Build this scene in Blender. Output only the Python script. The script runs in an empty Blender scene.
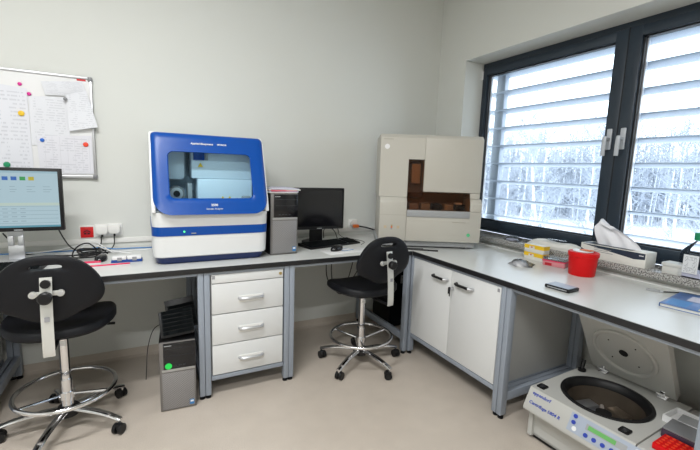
import bpy, bmesh, math, random
from mathutils import Vector, Matrix, Euler
random.seed(7)
PI = math.pi
C = bpy.context.scene.collection

# ------------------------------------------------------------------ camera
def cam():
    cd = bpy.data.cameras.new('camera'); co = bpy.data.objects.new('camera', cd); C.objects.link(co)
    y, p, r = 0.4883273, -0.1386459, 0.0337959
    f = Vector((math.sin(y)*math.cos(p), math.cos(y)*math.cos(p), math.sin(p)))
    rt = f.cross(Vector((0, 0, 1))).normalized(); up = rt.cross(f)
    r2 = rt*math.cos(r)+up*math.sin(r); u2 = -rt*math.sin(r)+up*math.cos(r)
    M = Matrix((r2, u2, -f)).transposed().to_4x4()
    M.translation = Vector((-2.41357, -2.90829, 1.31312))
    co.matrix_world = M
    cd.sensor_width = 36; cd.sensor_fit = 'HORIZONTAL'; cd.lens = 387.681/700*36
    cd.clip_start = .02; cd.clip_end = 300
    bpy.context.scene.camera = co
cam()

# ------------------------------------------------------------------ materials
MT = {}
def mat(name, col, rough=.5, metal=0., spec=.5, emit=None, es=0., trans=0., noise=0., nscale=20., bump=0., bscale=200., alpha=1., coat=0.):
    m = bpy.data.materials.new(name); m.use_nodes = True; nt = m.node_tree
    b = nt.nodes['Principled BSDF']
    b.inputs['Base Color'].default_value = (*col, 1); b.inputs['Roughness'].default_value = rough
    b.inputs['Metallic'].default_value = metal; b.inputs['Specular IOR Level'].default_value = spec
    b.inputs['Transmission Weight'].default_value = trans; b.inputs['Alpha'].default_value = alpha
    b.inputs['Coat Weight'].default_value = coat
    if emit: b.inputs['Emission Color'].default_value = (*emit, 1); b.inputs['Emission Strength'].default_value = es
    tc = nt.nodes.new('ShaderNodeTexCoord')
    if noise:
        n = nt.nodes.new('ShaderNodeTexNoise'); n.inputs['Scale'].default_value = nscale; n.inputs['Detail'].default_value = 4
        nt.links.new(tc.outputs['Object'], n.inputs['Vector'])
        r = nt.nodes.new('ShaderNodeMapRange'); r.inputs['To Min'].default_value = 1-noise; r.inputs['To Max'].default_value = 1+noise
        nt.links.new(n.outputs['Fac'], r.inputs['Value'])
        mx = nt.nodes.new('ShaderNodeVectorMath'); mx.operation = 'SCALE'; mx.inputs[0].default_value = col
        nt.links.new(r.outputs['Result'], mx.inputs['Scale']); nt.links.new(mx.outputs['Vector'], b.inputs['Base Color'])
    if bump:
        n2 = nt.nodes.new('ShaderNodeTexNoise'); n2.inputs['Scale'].default_value = bscale
        nt.links.new(tc.outputs['Object'], n2.inputs['Vector'])
        bm = nt.nodes.new('ShaderNodeBump'); bm.inputs['Strength'].default_value = bump; bm.inputs['Distance'].default_value = .002
        nt.links.new(n2.outputs['Fac'], bm.inputs['Height']); nt.links.new(bm.outputs['Normal'], b.inputs['Normal'])
    MT[name] = m; return m
mat('wall', (.68, .69, .655), .75, noise=.015, nscale=3, bump=.12, bscale=180)
mat('ceiling', (.75, .75, .72), .8, noise=.01)
mat('cove', (.54, .475, .41), .45, noise=.05, nscale=60)
mat('laminate', (.64, .65, .63), .28, noise=.02, nscale=60)
mat('edge', (.012, .012, .014), .35)
mat('steel_blue', (.29, .325, .38), .4, noise=.03, nscale=30, bump=.05)
mat('front', (.70, .71, .71), .42, noise=.012, nscale=15)
mat('carcass', (.42, .42, .41), .5, noise=.02)
mat('gap', (.03, .03, .035), .6)
mat('alu', (.58, .59, .61), .36, metal=.75, noise=.03)
mat('plaster_plastic', (.80, .79, .76), .35, noise=.01)
mat('white', (.80, .80, .80), .35, noise=.01)
mat('seq_white', (.76, .77, .77), .3, noise=.01, coat=.2)
mat('seq_blue', (.001, .062, .32), .30, spec=.35, noise=.04, nscale=8)
mat('seq_navy', (.006, .022, .11), .3, noise=.04)
mat('seq_inner', (.50, .60, .68), .5, noise=.03)
mat('seq_inner2', (.74, .80, .86), .45, noise=.02)
mat('beige', (.52, .50, .445), .42, noise=.015, nscale=10, bump=.05)
mat('beige_warm', (.56, .46, .32), .45)
mat('beige_dark', (.40, .375, .32), .5)
mat('grey_plastic', (.20, .205, .215), .4, noise=.03)
mat('mid_grey', (.34, .35, .36), .45, noise=.03)
mat('black', (.007, .007, .008), .42, spec=.35, noise=.1)
mat('black_gloss', (.006, .006, .008), .12, noise=.1)
mat('black_fabric', (.004, .006, .007), .7, spec=.1, noise=.25, nscale=80, bump=.2, bscale=300)
mat('pu_black', (.005, .0055, .008), .5, spec=.28, noise=.1, nscale=60, bump=.06, bscale=250)
mat('chrome', (.78, .78, .80), .10, metal=1., noise=.02)
mat('band_steel', (.60, .60, .57), .33, metal=.35, noise=.04, nscale=12)
mat('gunmetal', (.20, .19, .185), .42, metal=.5, noise=.06, nscale=200)
mat('gunmetal_light', (.42, .42, .41), .4, metal=.5, noise=.03)
mat('win_frame', (.022, .034, .050), .35, noise=.15, nscale=6, bump=.05)
mat('gasket', (.006, .006, .008), .5)
mat('handle_metal', (.50, .53, .57), .4, metal=.15)
mat('slat', (.46, .51, .58), .35, metal=.1, noise=.02)
mat('red', (.62, .006, .008), .35, noise=.03)
mat('red_vivid', (.66, .003, .005), .45, spec=.3, noise=.03)  # plain saturated red of the plastic
mat('red_dark', (.45, .01, .02), .35, noise=.05)
mat('orange_red', (.85, .06, .02), .4, noise=.05)
mat('orange', (.75, .16, .02), .4)
mat('yellow', (.85, .55, .02), .4, noise=.03)
mat('magenta', (.70, .01, .28), .35)
mat('magnet_blue', (.01, .14, .60), .35)
mat('green', (.01, .28, .12), .4)
mat('green_dot', (.02, .75, .10), .5, noise=.02)
mat('green_dot2', (.10, .55, .25), .5)
mat('rack_blue', (.01, .06, .30), .4)
mat('cable_blue', (.03, .20, .50), .5)
mat('pink_red', (.80, .03, .12), .4)
mat('led', (.02, .6, .1), .4, emit=(.1, 1, .2), es=2)
mat('lcd', (.12, .38, .10), .4, emit=(.25, .6, .2), es=.06)
mat('blue_print', (.02, .05, .38), .4)
mat('grey_print', (.30, .30, .32), .6)
mat('lilac', (.55, .55, .66), .5)
mat('card_white', (.76, .75, .70), .55, noise=.02)
mat('card_navy', (.02, .035, .06), .4)
mat('wax', (.62, .62, .59), .45, noise=.03)
mat('book_blue', (.03, .12, .36), .3, noise=.5, nscale=12)
mat('pale_yellow', (.62, .55, .22), .4)
mat('plum', (.06, .035, .06), .35)
mat('brass', (.55, .42, .18), .3, metal=.9)
mat('bark_dark', (.30, .32, .36), .9, noise=.3, nscale=3)
mat('bark_white', (.80, .82, .85), .8, noise=.15, nscale=4)
mat('twig', (.40, .43, .48), .9, noise=.1)  # haze over the trees is put into this pale blue-grey
mat('snow', (.80, .82, .86), .8, noise=.04, nscale=.5)
mat('tissue', (.85, .86, .90), .8, noise=.02)
mat('bowl', (.16, .13, .10), .28, metal=.7, noise=.1)
mat('rotor', (.35, .36, .38), .3, metal=.8)
mat('cf', (.50, .50, .475), .38, noise=.012, bump=.04)
mat('cf_panel', (.38, .43, .52), .4)
mat('amber', (.20, .10, .05), .15, noise=.1, alpha=.72)
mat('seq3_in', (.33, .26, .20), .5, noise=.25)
mat('bag', (.75, .78, .80), .2, alpha=.55, noise=.1)
mat('bagfill', (.62, .62, .63), .5, noise=.4, nscale=40)
mat('styro', (.74, .74, .71), .6, noise=.08, nscale=20)
mat('clear_red', (.80, .30, .33), .25, alpha=.8)
mat('lamp_white', (.9, .9, .88), .5, emit=(1, .97, .90), es=4.0)

def glassy(name, tint, refl=.10, rough=.02):
    m = bpy.data.materials.new(name); m.use_nodes = True; nt = m.node_tree; nt.nodes.clear()
    o = nt.nodes.new('ShaderNodeOutputMaterial'); t = nt.nodes.new('ShaderNodeBsdfTransparent'); g = nt.nodes.new('ShaderNodeBsdfGlossy')
    mx = nt.nodes.new('ShaderNodeMixShader'); fr = nt.nodes.new('ShaderNodeLayerWeight'); fr.inputs['Blend'].default_value = refl
    t.inputs['Color'].default_value = (*tint, 1); g.inputs['Roughness'].default_value = rough
    nt.links.new(fr.outputs['Fresnel'], mx.inputs['Fac']); nt.links.new(t.outputs[0], mx.inputs[1]); nt.links.new(g.outputs[0], mx.inputs[2])
    nt.links.new(mx.outputs[0], o.inputs[0]); MT[name] = m
glassy('pane', (.93, .96, .97), .25)
glassy('seq_glass', (.86, .94, .97), .10)
glassy('smoke', (.70, .56, .46), .22)
glassy('clear', (.95, .96, .98), .12)
glassy('clear_film', (.90, .91, .93), .3, .25)

def floor_mat():
    m = mat('floor', (.50, .43, .35), .33); nt = m.node_tree; b = nt.nodes['Principled BSDF']
    tc = nt.nodes.new('ShaderNodeTexCoord'); n = nt.nodes.new('ShaderNodeTexNoise'); n.inputs['Scale'].default_value = 260; n.inputs['Detail'].default_value = 2
    n2 = nt.nodes.new('ShaderNodeTexNoise'); n2.inputs['Scale'].default_value = 9; n2.inputs['Detail'].default_value = 6
    r = nt.nodes.new('ShaderNodeValToRGB'); r.color_ramp.elements[0].position = .35; r.color_ramp.elements[0].color = (.49, .43, .37, 1)
    r.color_ramp.elements[1].position = .6; r.color_ramp.elements[1].color = (.60, .53, .455, 1)
    mx = nt.nodes.new('ShaderNodeMath'); mx.operation = 'MULTIPLY_ADD'; mx.inputs[1].default_value = .75
    mm = nt.nodes.new('ShaderNodeMath'); mm.operation = 'MULTIPLY'; mm.inputs[1].default_value = .25
    nt.links.new(tc.outputs['Object'], n.inputs['Vector']); nt.links.new(tc.outputs['Object'], n2.inputs['Vector'])
    nt.links.new(n2.outputs['Fac'], mm.inputs[0]); nt.links.new(n.outputs['Fac'], mx.inputs[0]); nt.links.new(mm.outputs[0], mx.inputs[2])
    nt.links.new(mx.outputs[0], r.inputs['Fac']); nt.links.new(r.outputs['Color'], b.inputs['Base Color'])
floor_mat()
def granite():
    m = mat('granite', (.5, .5, .5), .25); nt = m.node_tree; b = nt.nodes['Principled BSDF']
    tc = nt.nodes.new('ShaderNodeTexCoord'); v = nt.nodes.new('ShaderNodeTexNoise'); v.inputs['Scale'].default_value = 150; v.inputs['Detail'].default_value = 3
    r = nt.nodes.new('ShaderNodeValToRGB'); e = r.color_ramp.elements
    e[0].position = .36; e[0].color = (.09, .09, .095, 1); e[1].position = .62; e[1].color = (.50, .50, .48, 1)
    x = e.new(.47); x.color = (.20, .19, .18, 1); y = e.new(.52); y.color = (.42, .41, .39, 1)
    nt.links.new(tc.outputs['Object'], v.inputs['Vector']); nt.links.new(v.outputs['Fac'], r.inputs['Fac']); nt.links.new(r.outputs['Color'], b.inputs['Base Color'])
granite()
def mesh_grille():
    m = mat('grille', (.3, .3, .3), .45, metal=.4); nt = m.node_tree; b = nt.nodes['Principled BSDF']
    tc = nt.nodes.new('ShaderNodeTexCoord'); w = nt.nodes.new('ShaderNodeTexChecker'); w.inputs['Scale'].default_value = 180
    w.inputs['Color1'].default_value = (.34, .33, .33, 1); w.inputs['Color2'].default_value = (.20, .195, .20, 1)
    nt.links.new(tc.outputs['Object'], w.inputs['Vector']); nt.links.new(w.outputs['Color'], b.inputs['Base Color'])
mesh_grille()
def paper_mat(name, base, ink, lines, table=False, amt=.6):
    m = mat(name, base, .7); nt = m.node_tree; b = nt.nodes['Principled BSDF']; L = nt.links.new; N = nt.nodes.new
    tc = N('ShaderNodeTexCoord'); sp = N('ShaderNodeSeparateXYZ'); L(tc.outputs['Generated'], sp.inputs[0])
    def math_(op, a, bb=None, cc=None):
        n = N('ShaderNodeMath'); n.operation = op
        for i, v in enumerate((a, bb, cc)):
            if v is None: continue
            if isinstance(v, (int, float)): n.inputs[i].default_value = v
            else: L(v, n.inputs[i])
        return n.outputs[0]
    zl = math_('MULTIPLY', sp.outputs['Z'], lines); fr = math_('FRACT', zl); fl = math_('FLOOR', zl)
    row = math_('LESS_THAN', fr, .42)
    cv = N('ShaderNodeCombineXYZ'); L(math_('MULTIPLY', sp.outputs['X'], 11), cv.inputs[0]); L(math_('MULTIPLY', fl, 3.7), cv.inputs[1])
    n = N('ShaderNodeTexNoise'); n.inputs['Scale'].default_value = 1.; n.inputs['Detail'].default_value = 1; L(cv.outputs[0], n.inputs['Vector'])
    word = math_('GREATER_THAN', n.outputs['Fac'], .47)
    cv2 = N('ShaderNodeCombineXYZ'); L(math_('FLOOR', math_('MULTIPLY', sp.outputs['Z'], lines/5)), cv2.inputs[1]); L(math_('MULTIPLY', sp.outputs['X'], 1.7), cv2.inputs[0])
    n3 = N('ShaderNodeTexNoise'); n3.inputs['Scale'].default_value = 1.3; L(cv2.outputs[0], n3.inputs['Vector'])
    blk = math_('GREATER_THAN', n3.outputs['Fac'], .42)
    mx_ = math_('MULTIPLY', math_('GREATER_THAN', sp.outputs['X'], .1), math_('LESS_THAN', sp.outputs['X'], .9))
    mz_ = math_('MULTIPLY', math_('GREATER_THAN', sp.outputs['Z'], .07), math_('LESS_THAN', sp.outputs['Z'], .93))
    k = math_('MULTIPLY', math_('MULTIPLY', row, word), math_('MULTIPLY', mx_, mz_)); k = math_('MULTIPLY', k, blk)
    if table:
        g = math_('LESS_THAN', math_('FRACT', math_('MULTIPLY', sp.outputs['X'], 7.5)), .05)
        k = math_('MAXIMUM', k, math_('MULTIPLY', g, mz_))
    k = math_('MULTIPLY', k, amt)
    mix = N('ShaderNodeMix'); mix.data_type = 'RGBA'; L(k, mix.inputs['Factor'])
    mix.inputs[6].default_value = (*base, 1); mix.inputs[7].default_value = (*ink, 1); L(mix.outputs[2], b.inputs['Base Color'])
paper_mat('paper_text', (.74, .75, .79), (.35, .36, .4), 20, amt=.28)
paper_mat('paper_big', (.74, .75, .80), (.32, .33, .38), 24, amt=.3)
paper_mat('paper_table', (.74, .74, .79), (.25, .26, .3), 17, True, amt=.25)
paper_mat('label_text', (.72, .74, .76), (.15, .16, .2), 14, amt=.7)
def emis(name, col, s):
    m = bpy.data.materials.new(name); m.use_nodes = True; b = m.node_tree.nodes['Principled BSDF']
    b.inputs['Base Color'].default_value = (.02, .02, .02, 1); b.inputs['Roughness'].default_value = .25
    b.inputs['Emission Color'].default_value = (*col, 1); b.inputs['Emission Strength'].default_value = s; MT[name] = m
SE = .55
emis('scr_bg', (.55, .76, .86), SE); emis('scr_band', (.66, .82, .74), SE); emis('scr_blue', (.02, .16, .60), SE); emis('scr_green', (.03, .42, .10), SE)
emis('scr_yellow', (.65, .55, .02), SE); emis('scr_ink', (.35, .48, .56), SE); emis('scr_bar', (.12, .38, .50), SE); emis('scr_head', (.42, .64, .75), SE)

# ------------------------------------------------------------------ mesh builder
class MB:
    def __init__(s): s.bm = bmesh.new(); s.mats = []
    def mi(s, m):
        if m not in s.mats: s.mats.append(m)
        return s.mats.index(m)
    def _tag(s, faces, m, smooth=False):
        i = s.mi(m)
        for f in faces: f.material_index = i; f.smooth = smooth
    def box(s, a, b, m=None, bev=0, seg=2, rot=None, piv=None):
        a = Vector(a); b = Vector(b); c = (a+b)/2; d = b-a
        tmp = bmesh.new(); bmesh.ops.create_cube(tmp, size=1)
        bmesh.ops.scale(tmp, vec=(abs(d.x), abs(d.y), abs(d.z)), verts=tmp.verts)
        if bev: bmesh.ops.bevel(tmp, geom=tmp.edges[:], offset=bev, segments=seg, profile=.5, affect='EDGES')
        bmesh.ops.translate(tmp, vec=c, verts=tmp.verts)
        if rot:
            p = Vector(piv) if piv else c
            bmesh.ops.rotate(tmp, cent=p, matrix=Euler(rot).to_matrix(), verts=tmp.verts)
        s.merge(tmp, m, bev > 0); return s
    def merge(s, tmp, m, smooth=False):
        vm = {v: s.bm.verts.new(v.co) for v in tmp.verts}; i = s.mi(m)
        for f in tmp.faces:
            try: nf = s.bm.faces.new([vm[v] for v in f.verts]); nf.material_index = i; nf.smooth = smooth
            except ValueError: pass
        tmp.free()
    def rings(s, rings, m=None, closed=True, cap=True, smooth=True, loop=False):
        i = s.mi(m); V = [[s.bm.verts.new(p) for p in r] for r in rings]; n = len(V[0])
        pairs = list(zip(V[:-1], V[1:]))
        if loop: pairs.append((V[-1], V[0]))
        for A, B in pairs:
            for k in range(n if closed else n-1):
                f = s.bm.faces.new((A[k], A[(k+1) % n], B[(k+1) % n], B[k])); f.material_index = i; f.smooth = smooth
        if cap and not loop:
            for r in (V[0][::-1], V[-1]):
                try: f = s.bm.faces.new(r); f.material_index = i
                except ValueError: pass
        return s
    def lathe(s, prof, c=(0, 0, 0), m=None, n=24, axis='z', smooth=True, cap=True):
        R = []
        for r, h in prof:
            ring = []
            for k in range(n):
                a = 2*PI*k/n; x, y = r*math.cos(a), r*math.sin(a)
                p = {'z': (x, y, h), 'x': (h, x, y), 'y': (y, h, x)}[axis]
                ring.append(Vector(p)+Vector(c))
            R.append(ring)
        return s.rings(R, m, smooth=smooth, cap=cap)
    def cyl(s, a, b, r, m=None, n=16, r2=None, smooth=True):
        a = Vector(a); b = Vector(b); d = (b-a).normalized(); r2 = r if r2 is None else r2
        u = d.cross(Vector((0, 0, 1)) if abs(d.z) < .9 else Vector((1, 0, 0))).normalized(); v = d.cross(u)
        R = [[p+u*rr*math.cos(2*PI*k/n)+v*rr*math.sin(2*PI*k/n) for k in range(n)] for p, rr in ((a, r), (b, r2))]
        return s.rings(R, m, smooth=smooth)
    def tube(s, pts, r, m=None, n=8, closed=False, sy=1.):
        pts = [Vector(p) for p in pts]; R = []; N = len(pts); pu = None
        for i, p in enumerate(pts):
            a = pts[(i-1) % N] if (closed or i > 0) else p; b = pts[(i+1) % N] if (closed or i < N-1) else p
            d = (b-a).normalized()
            if pu is None:
                u = d.cross(Vector((0, 0, 1)) if abs(d.z) < .95 else Vector((1, 0, 0))).normalized()
            else:
                u = (pu-d*pu.dot(d)).normalized()
            pu = u; v = d.cross(u); rr = r[i] if isinstance(r, (list, tuple)) else r
            R.append([p+u*rr*math.cos(2*PI*k/n)+v*rr*sy*math.sin(2*PI*k/n) for k in range(n)])
        return s.rings(R, m, cap=not closed, loop=closed)
    def prism(s, poly, axis, a, b, m=None, smooth=False, bev=0):
        # poly: 2D points; axis: extrude axis
        def P(u, v, w): return {'x': (w, u, v), 'y': (u, w, v), 'z': (u, v, w)}[axis]
        tmp = bmesh.new(); A = [tmp.verts.new(P(u, v, a)) for u, v in poly]; B = [tmp.verts.new(P(u, v, b)) for u, v in poly]; n = len(poly)
        tmp.faces.new(A); tmp.faces.new(B[::-1])
        for k in range(n): tmp.faces.new((A[k], B[k], B[(k+1) % n], A[(k+1) % n]))
        bmesh.ops.recalc_face_normals(tmp, faces=tmp.faces)
        if bev: bmesh.ops.bevel(tmp, geom=tmp.edges[:], offset=bev, segments=2, profile=.5, affect='EDGES')
        s.merge(tmp, m, bev > 0 or smooth); return s
    def quad(s, pts, m=None):
        f = s.bm.faces.new([s.bm.verts.new(p) for p in pts]); f.material_index = s.mi(m); return s
    def rot(s, e, c=(0, 0, 0)):
        bmesh.ops.rotate(s.bm, cent=Vector(c), matrix=Euler(e).to_matrix(), verts=s.bm.verts); return s
    def move(s, v): bmesh.ops.translate(s.bm, vec=Vector(v), verts=s.bm.verts); return s
    def build(s, name, parent=None, m=None, recalc=True):
        if recalc: bmesh.ops.recalc_face_normals(s.bm, faces=s.bm.faces)
        me = bpy.data.meshes.new(name); s.bm.to_mesh(me); s.bm.free()
        for mm in s.mats: me.materials.append(MT[mm or m])
        try:
            me.set_sharp_from_angle(angle=math.radians(38))
        except Exception: pass
        o = bpy.data.objects.new(name, me); C.objects.link(o)
        if parent: o.parent = parent
        return o
def arc_pts(c, r, a0, a1, n, plane='xy', z=0):
    return [(c[0]+r*math.cos(a0+(a1-a0)*k/n), c[1]+r*math.sin(a0+(a1-a0)*k/n), z) for k in range(n+1)]
def rrect(w, h, r, n=6, cx=0, cy=0):
    out = []
    for sx, sy, a in ((1, 1, 0), (-1, 1, PI/2), (-1, -1, PI), (1, -1, 3*PI/2)):
        for k in range(n+1):
            t = a+PI/2*k/n; out.append((cx+sx*(w/2-r)+r*math.cos(t), cy+sy*(h/2-r)+r*math.sin(t)))
    return out
def smooth_path(P, n=6):
    P = [Vector(p) for p in P]; out = []
    for i in range(len(P)-1):
        p0 = P[max(i-1, 0)]; p1 = P[i]; p2 = P[i+1]; p3 = P[min(i+2, len(P)-1)]
        for k in range(n):
            t = k/n
            out.append(.5*((2*p1)+(p2-p0)*t+(2*p0-5*p1+4*p2-p3)*t*t+(-p0+3*p1-3*p2+p3)*t**3))
    out.append(P[-1]); return out
def thing(name, label, cat, loc=(0, 0, 0), rz=0, group=None, rot=None):
    o = bpy.data.objects.new(name, None); C.objects.link(o); o.location = loc; o.rotation_euler = rot or (0, 0, rz); o.empty_display_size = .1
    return tag(o, label, cat, group)
def tag(o, label, cat, group=None, kind=None):
    o['label'] = label; o['category'] = cat
    if group: o['group'] = group
    if kind: o['kind'] = kind
    return o
def struct(o, label=None):
    o['kind'] = 'structure'
    if label: o['label'] = label
    return o
def dup(root, label=None, loc=None, rz=None):
    def cp(o, par):
        c = o.copy(); C.objects.link(c); c.parent = par
        for ch in list(o.children): cp(ch, c)
        return c
    r = cp(root, None)
    if label: r['label'] = label
    if loc is not None: r.location = loc
    if rz is not None: r.rotation_euler = (0, 0, rz)
    return r
def text(name, body, size, m, parent, loc, rot, ext=.0006, bold=False, sx=1., align='CENTER', shear=0.):
    cu = bpy.data.curves.new(name, 'FONT'); cu.body = body; cu.size = size; cu.extrude = ext; cu.align_x = align; cu.align_y = 'CENTER'; cu.shear = shear
    if bold: cu.offset = size*.02
    cu.resolution_u = 2
    o = bpy.data.objects.new(name, cu); C.objects.link(o)
    dg = bpy.context.evaluated_depsgraph_get(); me = bpy.data.meshes.new_from_object(o.evaluated_get(dg))
    bpy.data.objects.remove(o)
    me.materials.clear(); me.materials.append(MT[m]); t = bpy.data.objects.new(name, me); C.objects.link(t)
    t.parent = parent; t.location = loc; t.rotation_euler = rot; t.scale = (sx, 1, 1)
    return t

# ------------------------------------------------------------------ room shell
RX, RY, RH = -4.7, -4.9, 2.95
struct(MB().box((RX-.2, RY-.2, -.12), (0, 0, 0), 'floor').build('floor'), 'beige speckled vinyl floor')
struct(MB().box((RX-.2, RY-.2, RH), (.28, .2, RH+.12), 'ceiling').build('ceiling'), 'white ceiling')
struct(MB().box((RX-.2, 0, -.12), (.28, .2, RH), 'wall').build('wall_back'), 'off-white painted back wall')
struct(MB().box((RX-.2, RY-.2, 0), (RX, 0, RH), 'wall').build('wall_left'), 'off-white painted left wall')
struct(MB().box((RX, RY-.2, 0), (.28, RY, RH), 'wall').build('wall_front'), 'off-white painted wall behind the camera')
WY0, WY1, WZ0, WZ1 = -2.65, -.335, .836, 2.258
w = MB()
w.box((0, WY1, -.12), (.28, 0, RH), 'wall'); w.box((0, RY, -.12), (.28, WY0, RH), 'wall')
w.box((0, WY0, -.12), (.28, WY1, WZ0-.036), 'wall'); w.box((0, WY0, WZ1), (.28, WY1, RH), 'wall')
struct(w.build('wall_right'), 'off-white painted window wall')
def cove(name, pts_axis):
    prof = [(0, 0), (.03, 0), (.018, .004), (.008, .012), (.004, .03), (.004, .06), (0, .06)]
    m = MB()
    if pts_axis == 'back': m.prism([(-u, v) for u, v in prof], 'x', RX, 0, 'cove')
    if pts_axis == 'right': m.prism([(-u, v) for u, v in prof], 'y', RY, 0, 'cove')
    if pts_axis == 'left': m.prism([(RX+u, v) for u, v in prof], 'y', RY, 0, 'cove')
    struct(m.build('baseboard_'+name), 'coved beige vinyl skirting')
cove('back', 'back'); cove('right', 'right'); cove('left', 'left')
# granite sill
struct(MB().box((-.04, WY0-.05, WZ0-.036), (.2, WY1, WZ0), 'granite', bev=.003).build('trim_1'), 'speckled granite window sill')

# window: fixed frame, two sashes
win = bpy.data.objects.new('window_1', None); C.objects.link(win); struct(win, 'anthracite two-sash window'); win.location = (.2, (WY0+WY1)/2, WZ0)
def wl(o): o.parent = win; o.matrix_parent_inverse = Matrix.Translation(-win.location); return o
SY = -1.49
f = MB()
X0, X1 = .205, .28
for a, b in (((WY0, WZ1-.045), (WY1, WZ1)), ((WY0, WZ0), (WY1, WZ0+.04)), ((WY1-.022, WZ0), (WY1, WZ1)), ((WY0, WZ0), (WY0+.022, WZ1))):
    f.box((X0+.002+.0005*(a[0]==WY0), a[0], a[1]), (X1, b[0], b[1]), 'win_frame', bev=.003)
wl(f.build('window_frame'))
def sash(y0, y1, nm):   # y0<y1
    s = MB(); x0, x1 = .20, .262; t = .035; tl, tb, tt = .072, .062, .062
    za, zb = WZ0+.032, WZ1-.038
    l0 = tl if abs(y0-SY) < .02 else .04; l1 = tl if abs(y1-SY) < .02 else .04
    s.box((x0, y0, za), (x1, y0+l0, zb), 'win_frame', bev=.004); s.box((x0, y1-l1, za), (x1, y1, zb), 'win_frame', bev=.004)
    s.box((x0+.0004, y0+l0-.004, za), (x1, y1-l1+.004, za+tb), 'win_frame', bev=.003); s.box((x0+.0004, y0+l0-.004, zb-tt), (x1, y1-l1+.004, zb), 'win_frame', bev=.003)
    # gasket beads; added alu strips stand in for reflected stripes beside the glass
    g0, g1, h0, h1 = y0+l0, y1-l1, za+tb, zb-tt
    for a, b in (((g0, h0), (g1, h0+.008)), ((g0, h1-.008), (g1, h1)), ((g0, h0), (g0+.008, h1)), ((g1-.008, h0), (g1, h1))):
        s.box((x0+.02, a[0], a[1]), (x1, b[0], b[1]), 'gasket')
    for a, b in (((g0+.008, h0+.008), (g0+.014, h1-.008)), ((g1-.014, h0+.008), (g1-.008, h1-.008))):
        s.box((x0+.045, a[0], a[1]), (x1+.004, b[0], b[1]), 'alu')
    o = wl(s.build('sash'))
    p = MB().box((x0+.05, g0+.004, h0+.004), (x0+.056, g1-.004, h1-.004), 'pane').build('pane', o)
    return o
s1 = sash(SY+.003, WY1-.012, 1); s2 = sash(WY0+.012, SY-.003, 2)
wl(MB().box((.203, SY-.003, WZ0+.03), (.24, SY+.003, WZ1-.035), 'gasket').build('sash_seal'))
def whandle(y, z, par):
    m = MB()
    m.box((.188, y-.016, z-.065), (.2, y+.016, z+.065), 'handle_metal', bev=.005)
    m.cyl((.19, y, z+.0), (.15, y, z+.0), .011, 'handle_metal')
    P = [(.150, y, z+.012), (.146, y, z), (.146, y+.002, z-.05), (.150, y+.004, z-.105)]
    m.tube(smooth_path(P, 4), [.013]*13, 'handle_metal', n=10, sy=.7)
    o = wl(m.build('window_handle')); return o
whandle(SY+.040, 1.565, s1); whandle(SY-.040, 1.565, s2)
# hinge cap
wl(MB().box((.19, WY1-.012, 2.13), (.203, WY1-.001, 2.2), 'white', bev=.003).build('hinge_cover'))

# exterior louvre
lv = thing('sun_louvre', 'fixed light grey horizontal sun louvre blades outside the window', 'sun louvre', (.38, -1.5, .9))
def lvp(o): o.parent = lv; o.matrix_parent_inverse = Matrix.Translation(-lv.location); return o
blade = None
for k in range(9):
    z = .955+.152*k
    if blade is None:
        prof = []
        for j in range(16):
            a = 2*PI*j/16; prof.append((.055*math.cos(a), .009*math.sin(a)))
        b = MB(); b.prism([(u, v) for u, v in prof], 'y', -1.2, 1.2, 'slat', smooth=True)
        b.rot((0, math.radians(14), 0)); blade = b.build('blade'); blade.parent = lv; blade.location = (0, 0, z-.9); o = blade
    else:
        o = blade.copy(); C.objects.link(o); o.parent = lv; o.location = (0, 0, z-.9)
for y, hw_ in ((-.405, .045), (-1.49, .022), (-2.6, .022)):
    lvp(MB().box((.355, y-hw_, .86), (.405, y+hw_, 2.36), 'slat', bev=.003).build('guide_rail'))
lvp(MB().box((.33, -2.75, 2.36), (.44, -.3, 2.45), 'slat', bev=.004).build('louvre_head'))

# ------------------------------------------------------------------ outdoors
g = MB()
n = 24
gv = [[g.bm.verts.new((3+ i*3.2, -20+ j*4.0, -3.4+.06*i*3.2*.35+.25*math.sin(i*.7+j))) for j in range(26)] for i in range(24)]
gi = g.mi('snow')
for i in range(23):
    for j in range(25):
        ff = g.bm.faces.new((gv[i][j], gv[i+1][j], gv[i+1][j+1], gv[i][j+1])); ff.material_index = gi; ff.smooth = True
struct(g.build('ground'), 'pale snowy ground outside the window')
def gz(x, y): return -3.4+.021*(x-3)*3.2/3.2*1.0
def branch(m, p, d, L, r, depth, mt, rnd):
    pts = [p]; q = p.copy(); dd = d.copy(); n = 4
    for i in range(n):
        dd = (dd+Vector((rnd.uniform(-.16, .16), rnd.uniform(-.16, .16), rnd.uniform(-.02, .12)))).normalized(); q = q+dd*L/n; pts.append(q.copy())
    m.tube(pts, [r*(1-.75*i/n) for i in range(n+1)], mt, n=3 if depth > 0 else 5)
    if depth >= 3: return
    k = (0, 7, 5, 0)[depth] if depth else 0
    kk = {0: 20, 1: 8, 2: 4}[depth]
    for i in range(kk):
        t = rnd.uniform(.28 if depth == 0 else .15, 1.0); j = min(int(t*n), n-1); base = pts[j].lerp(pts[j+1], t*n-j)
        a = rnd.uniform(0, 2*PI); up = rnd.uniform(.35, .9) if depth == 0 else rnd.uniform(.1, .7)
        nd = (Vector((math.cos(a), math.sin(a), up))+dd*.4).normalized()
        branch(m, base, nd, L*rnd.uniform(.22, .38)*(1.25-.6*t if depth == 0 else 1.25), r*.6*(1.1-.4*t), depth+1, 'twig', rnd)
protos = []
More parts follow.
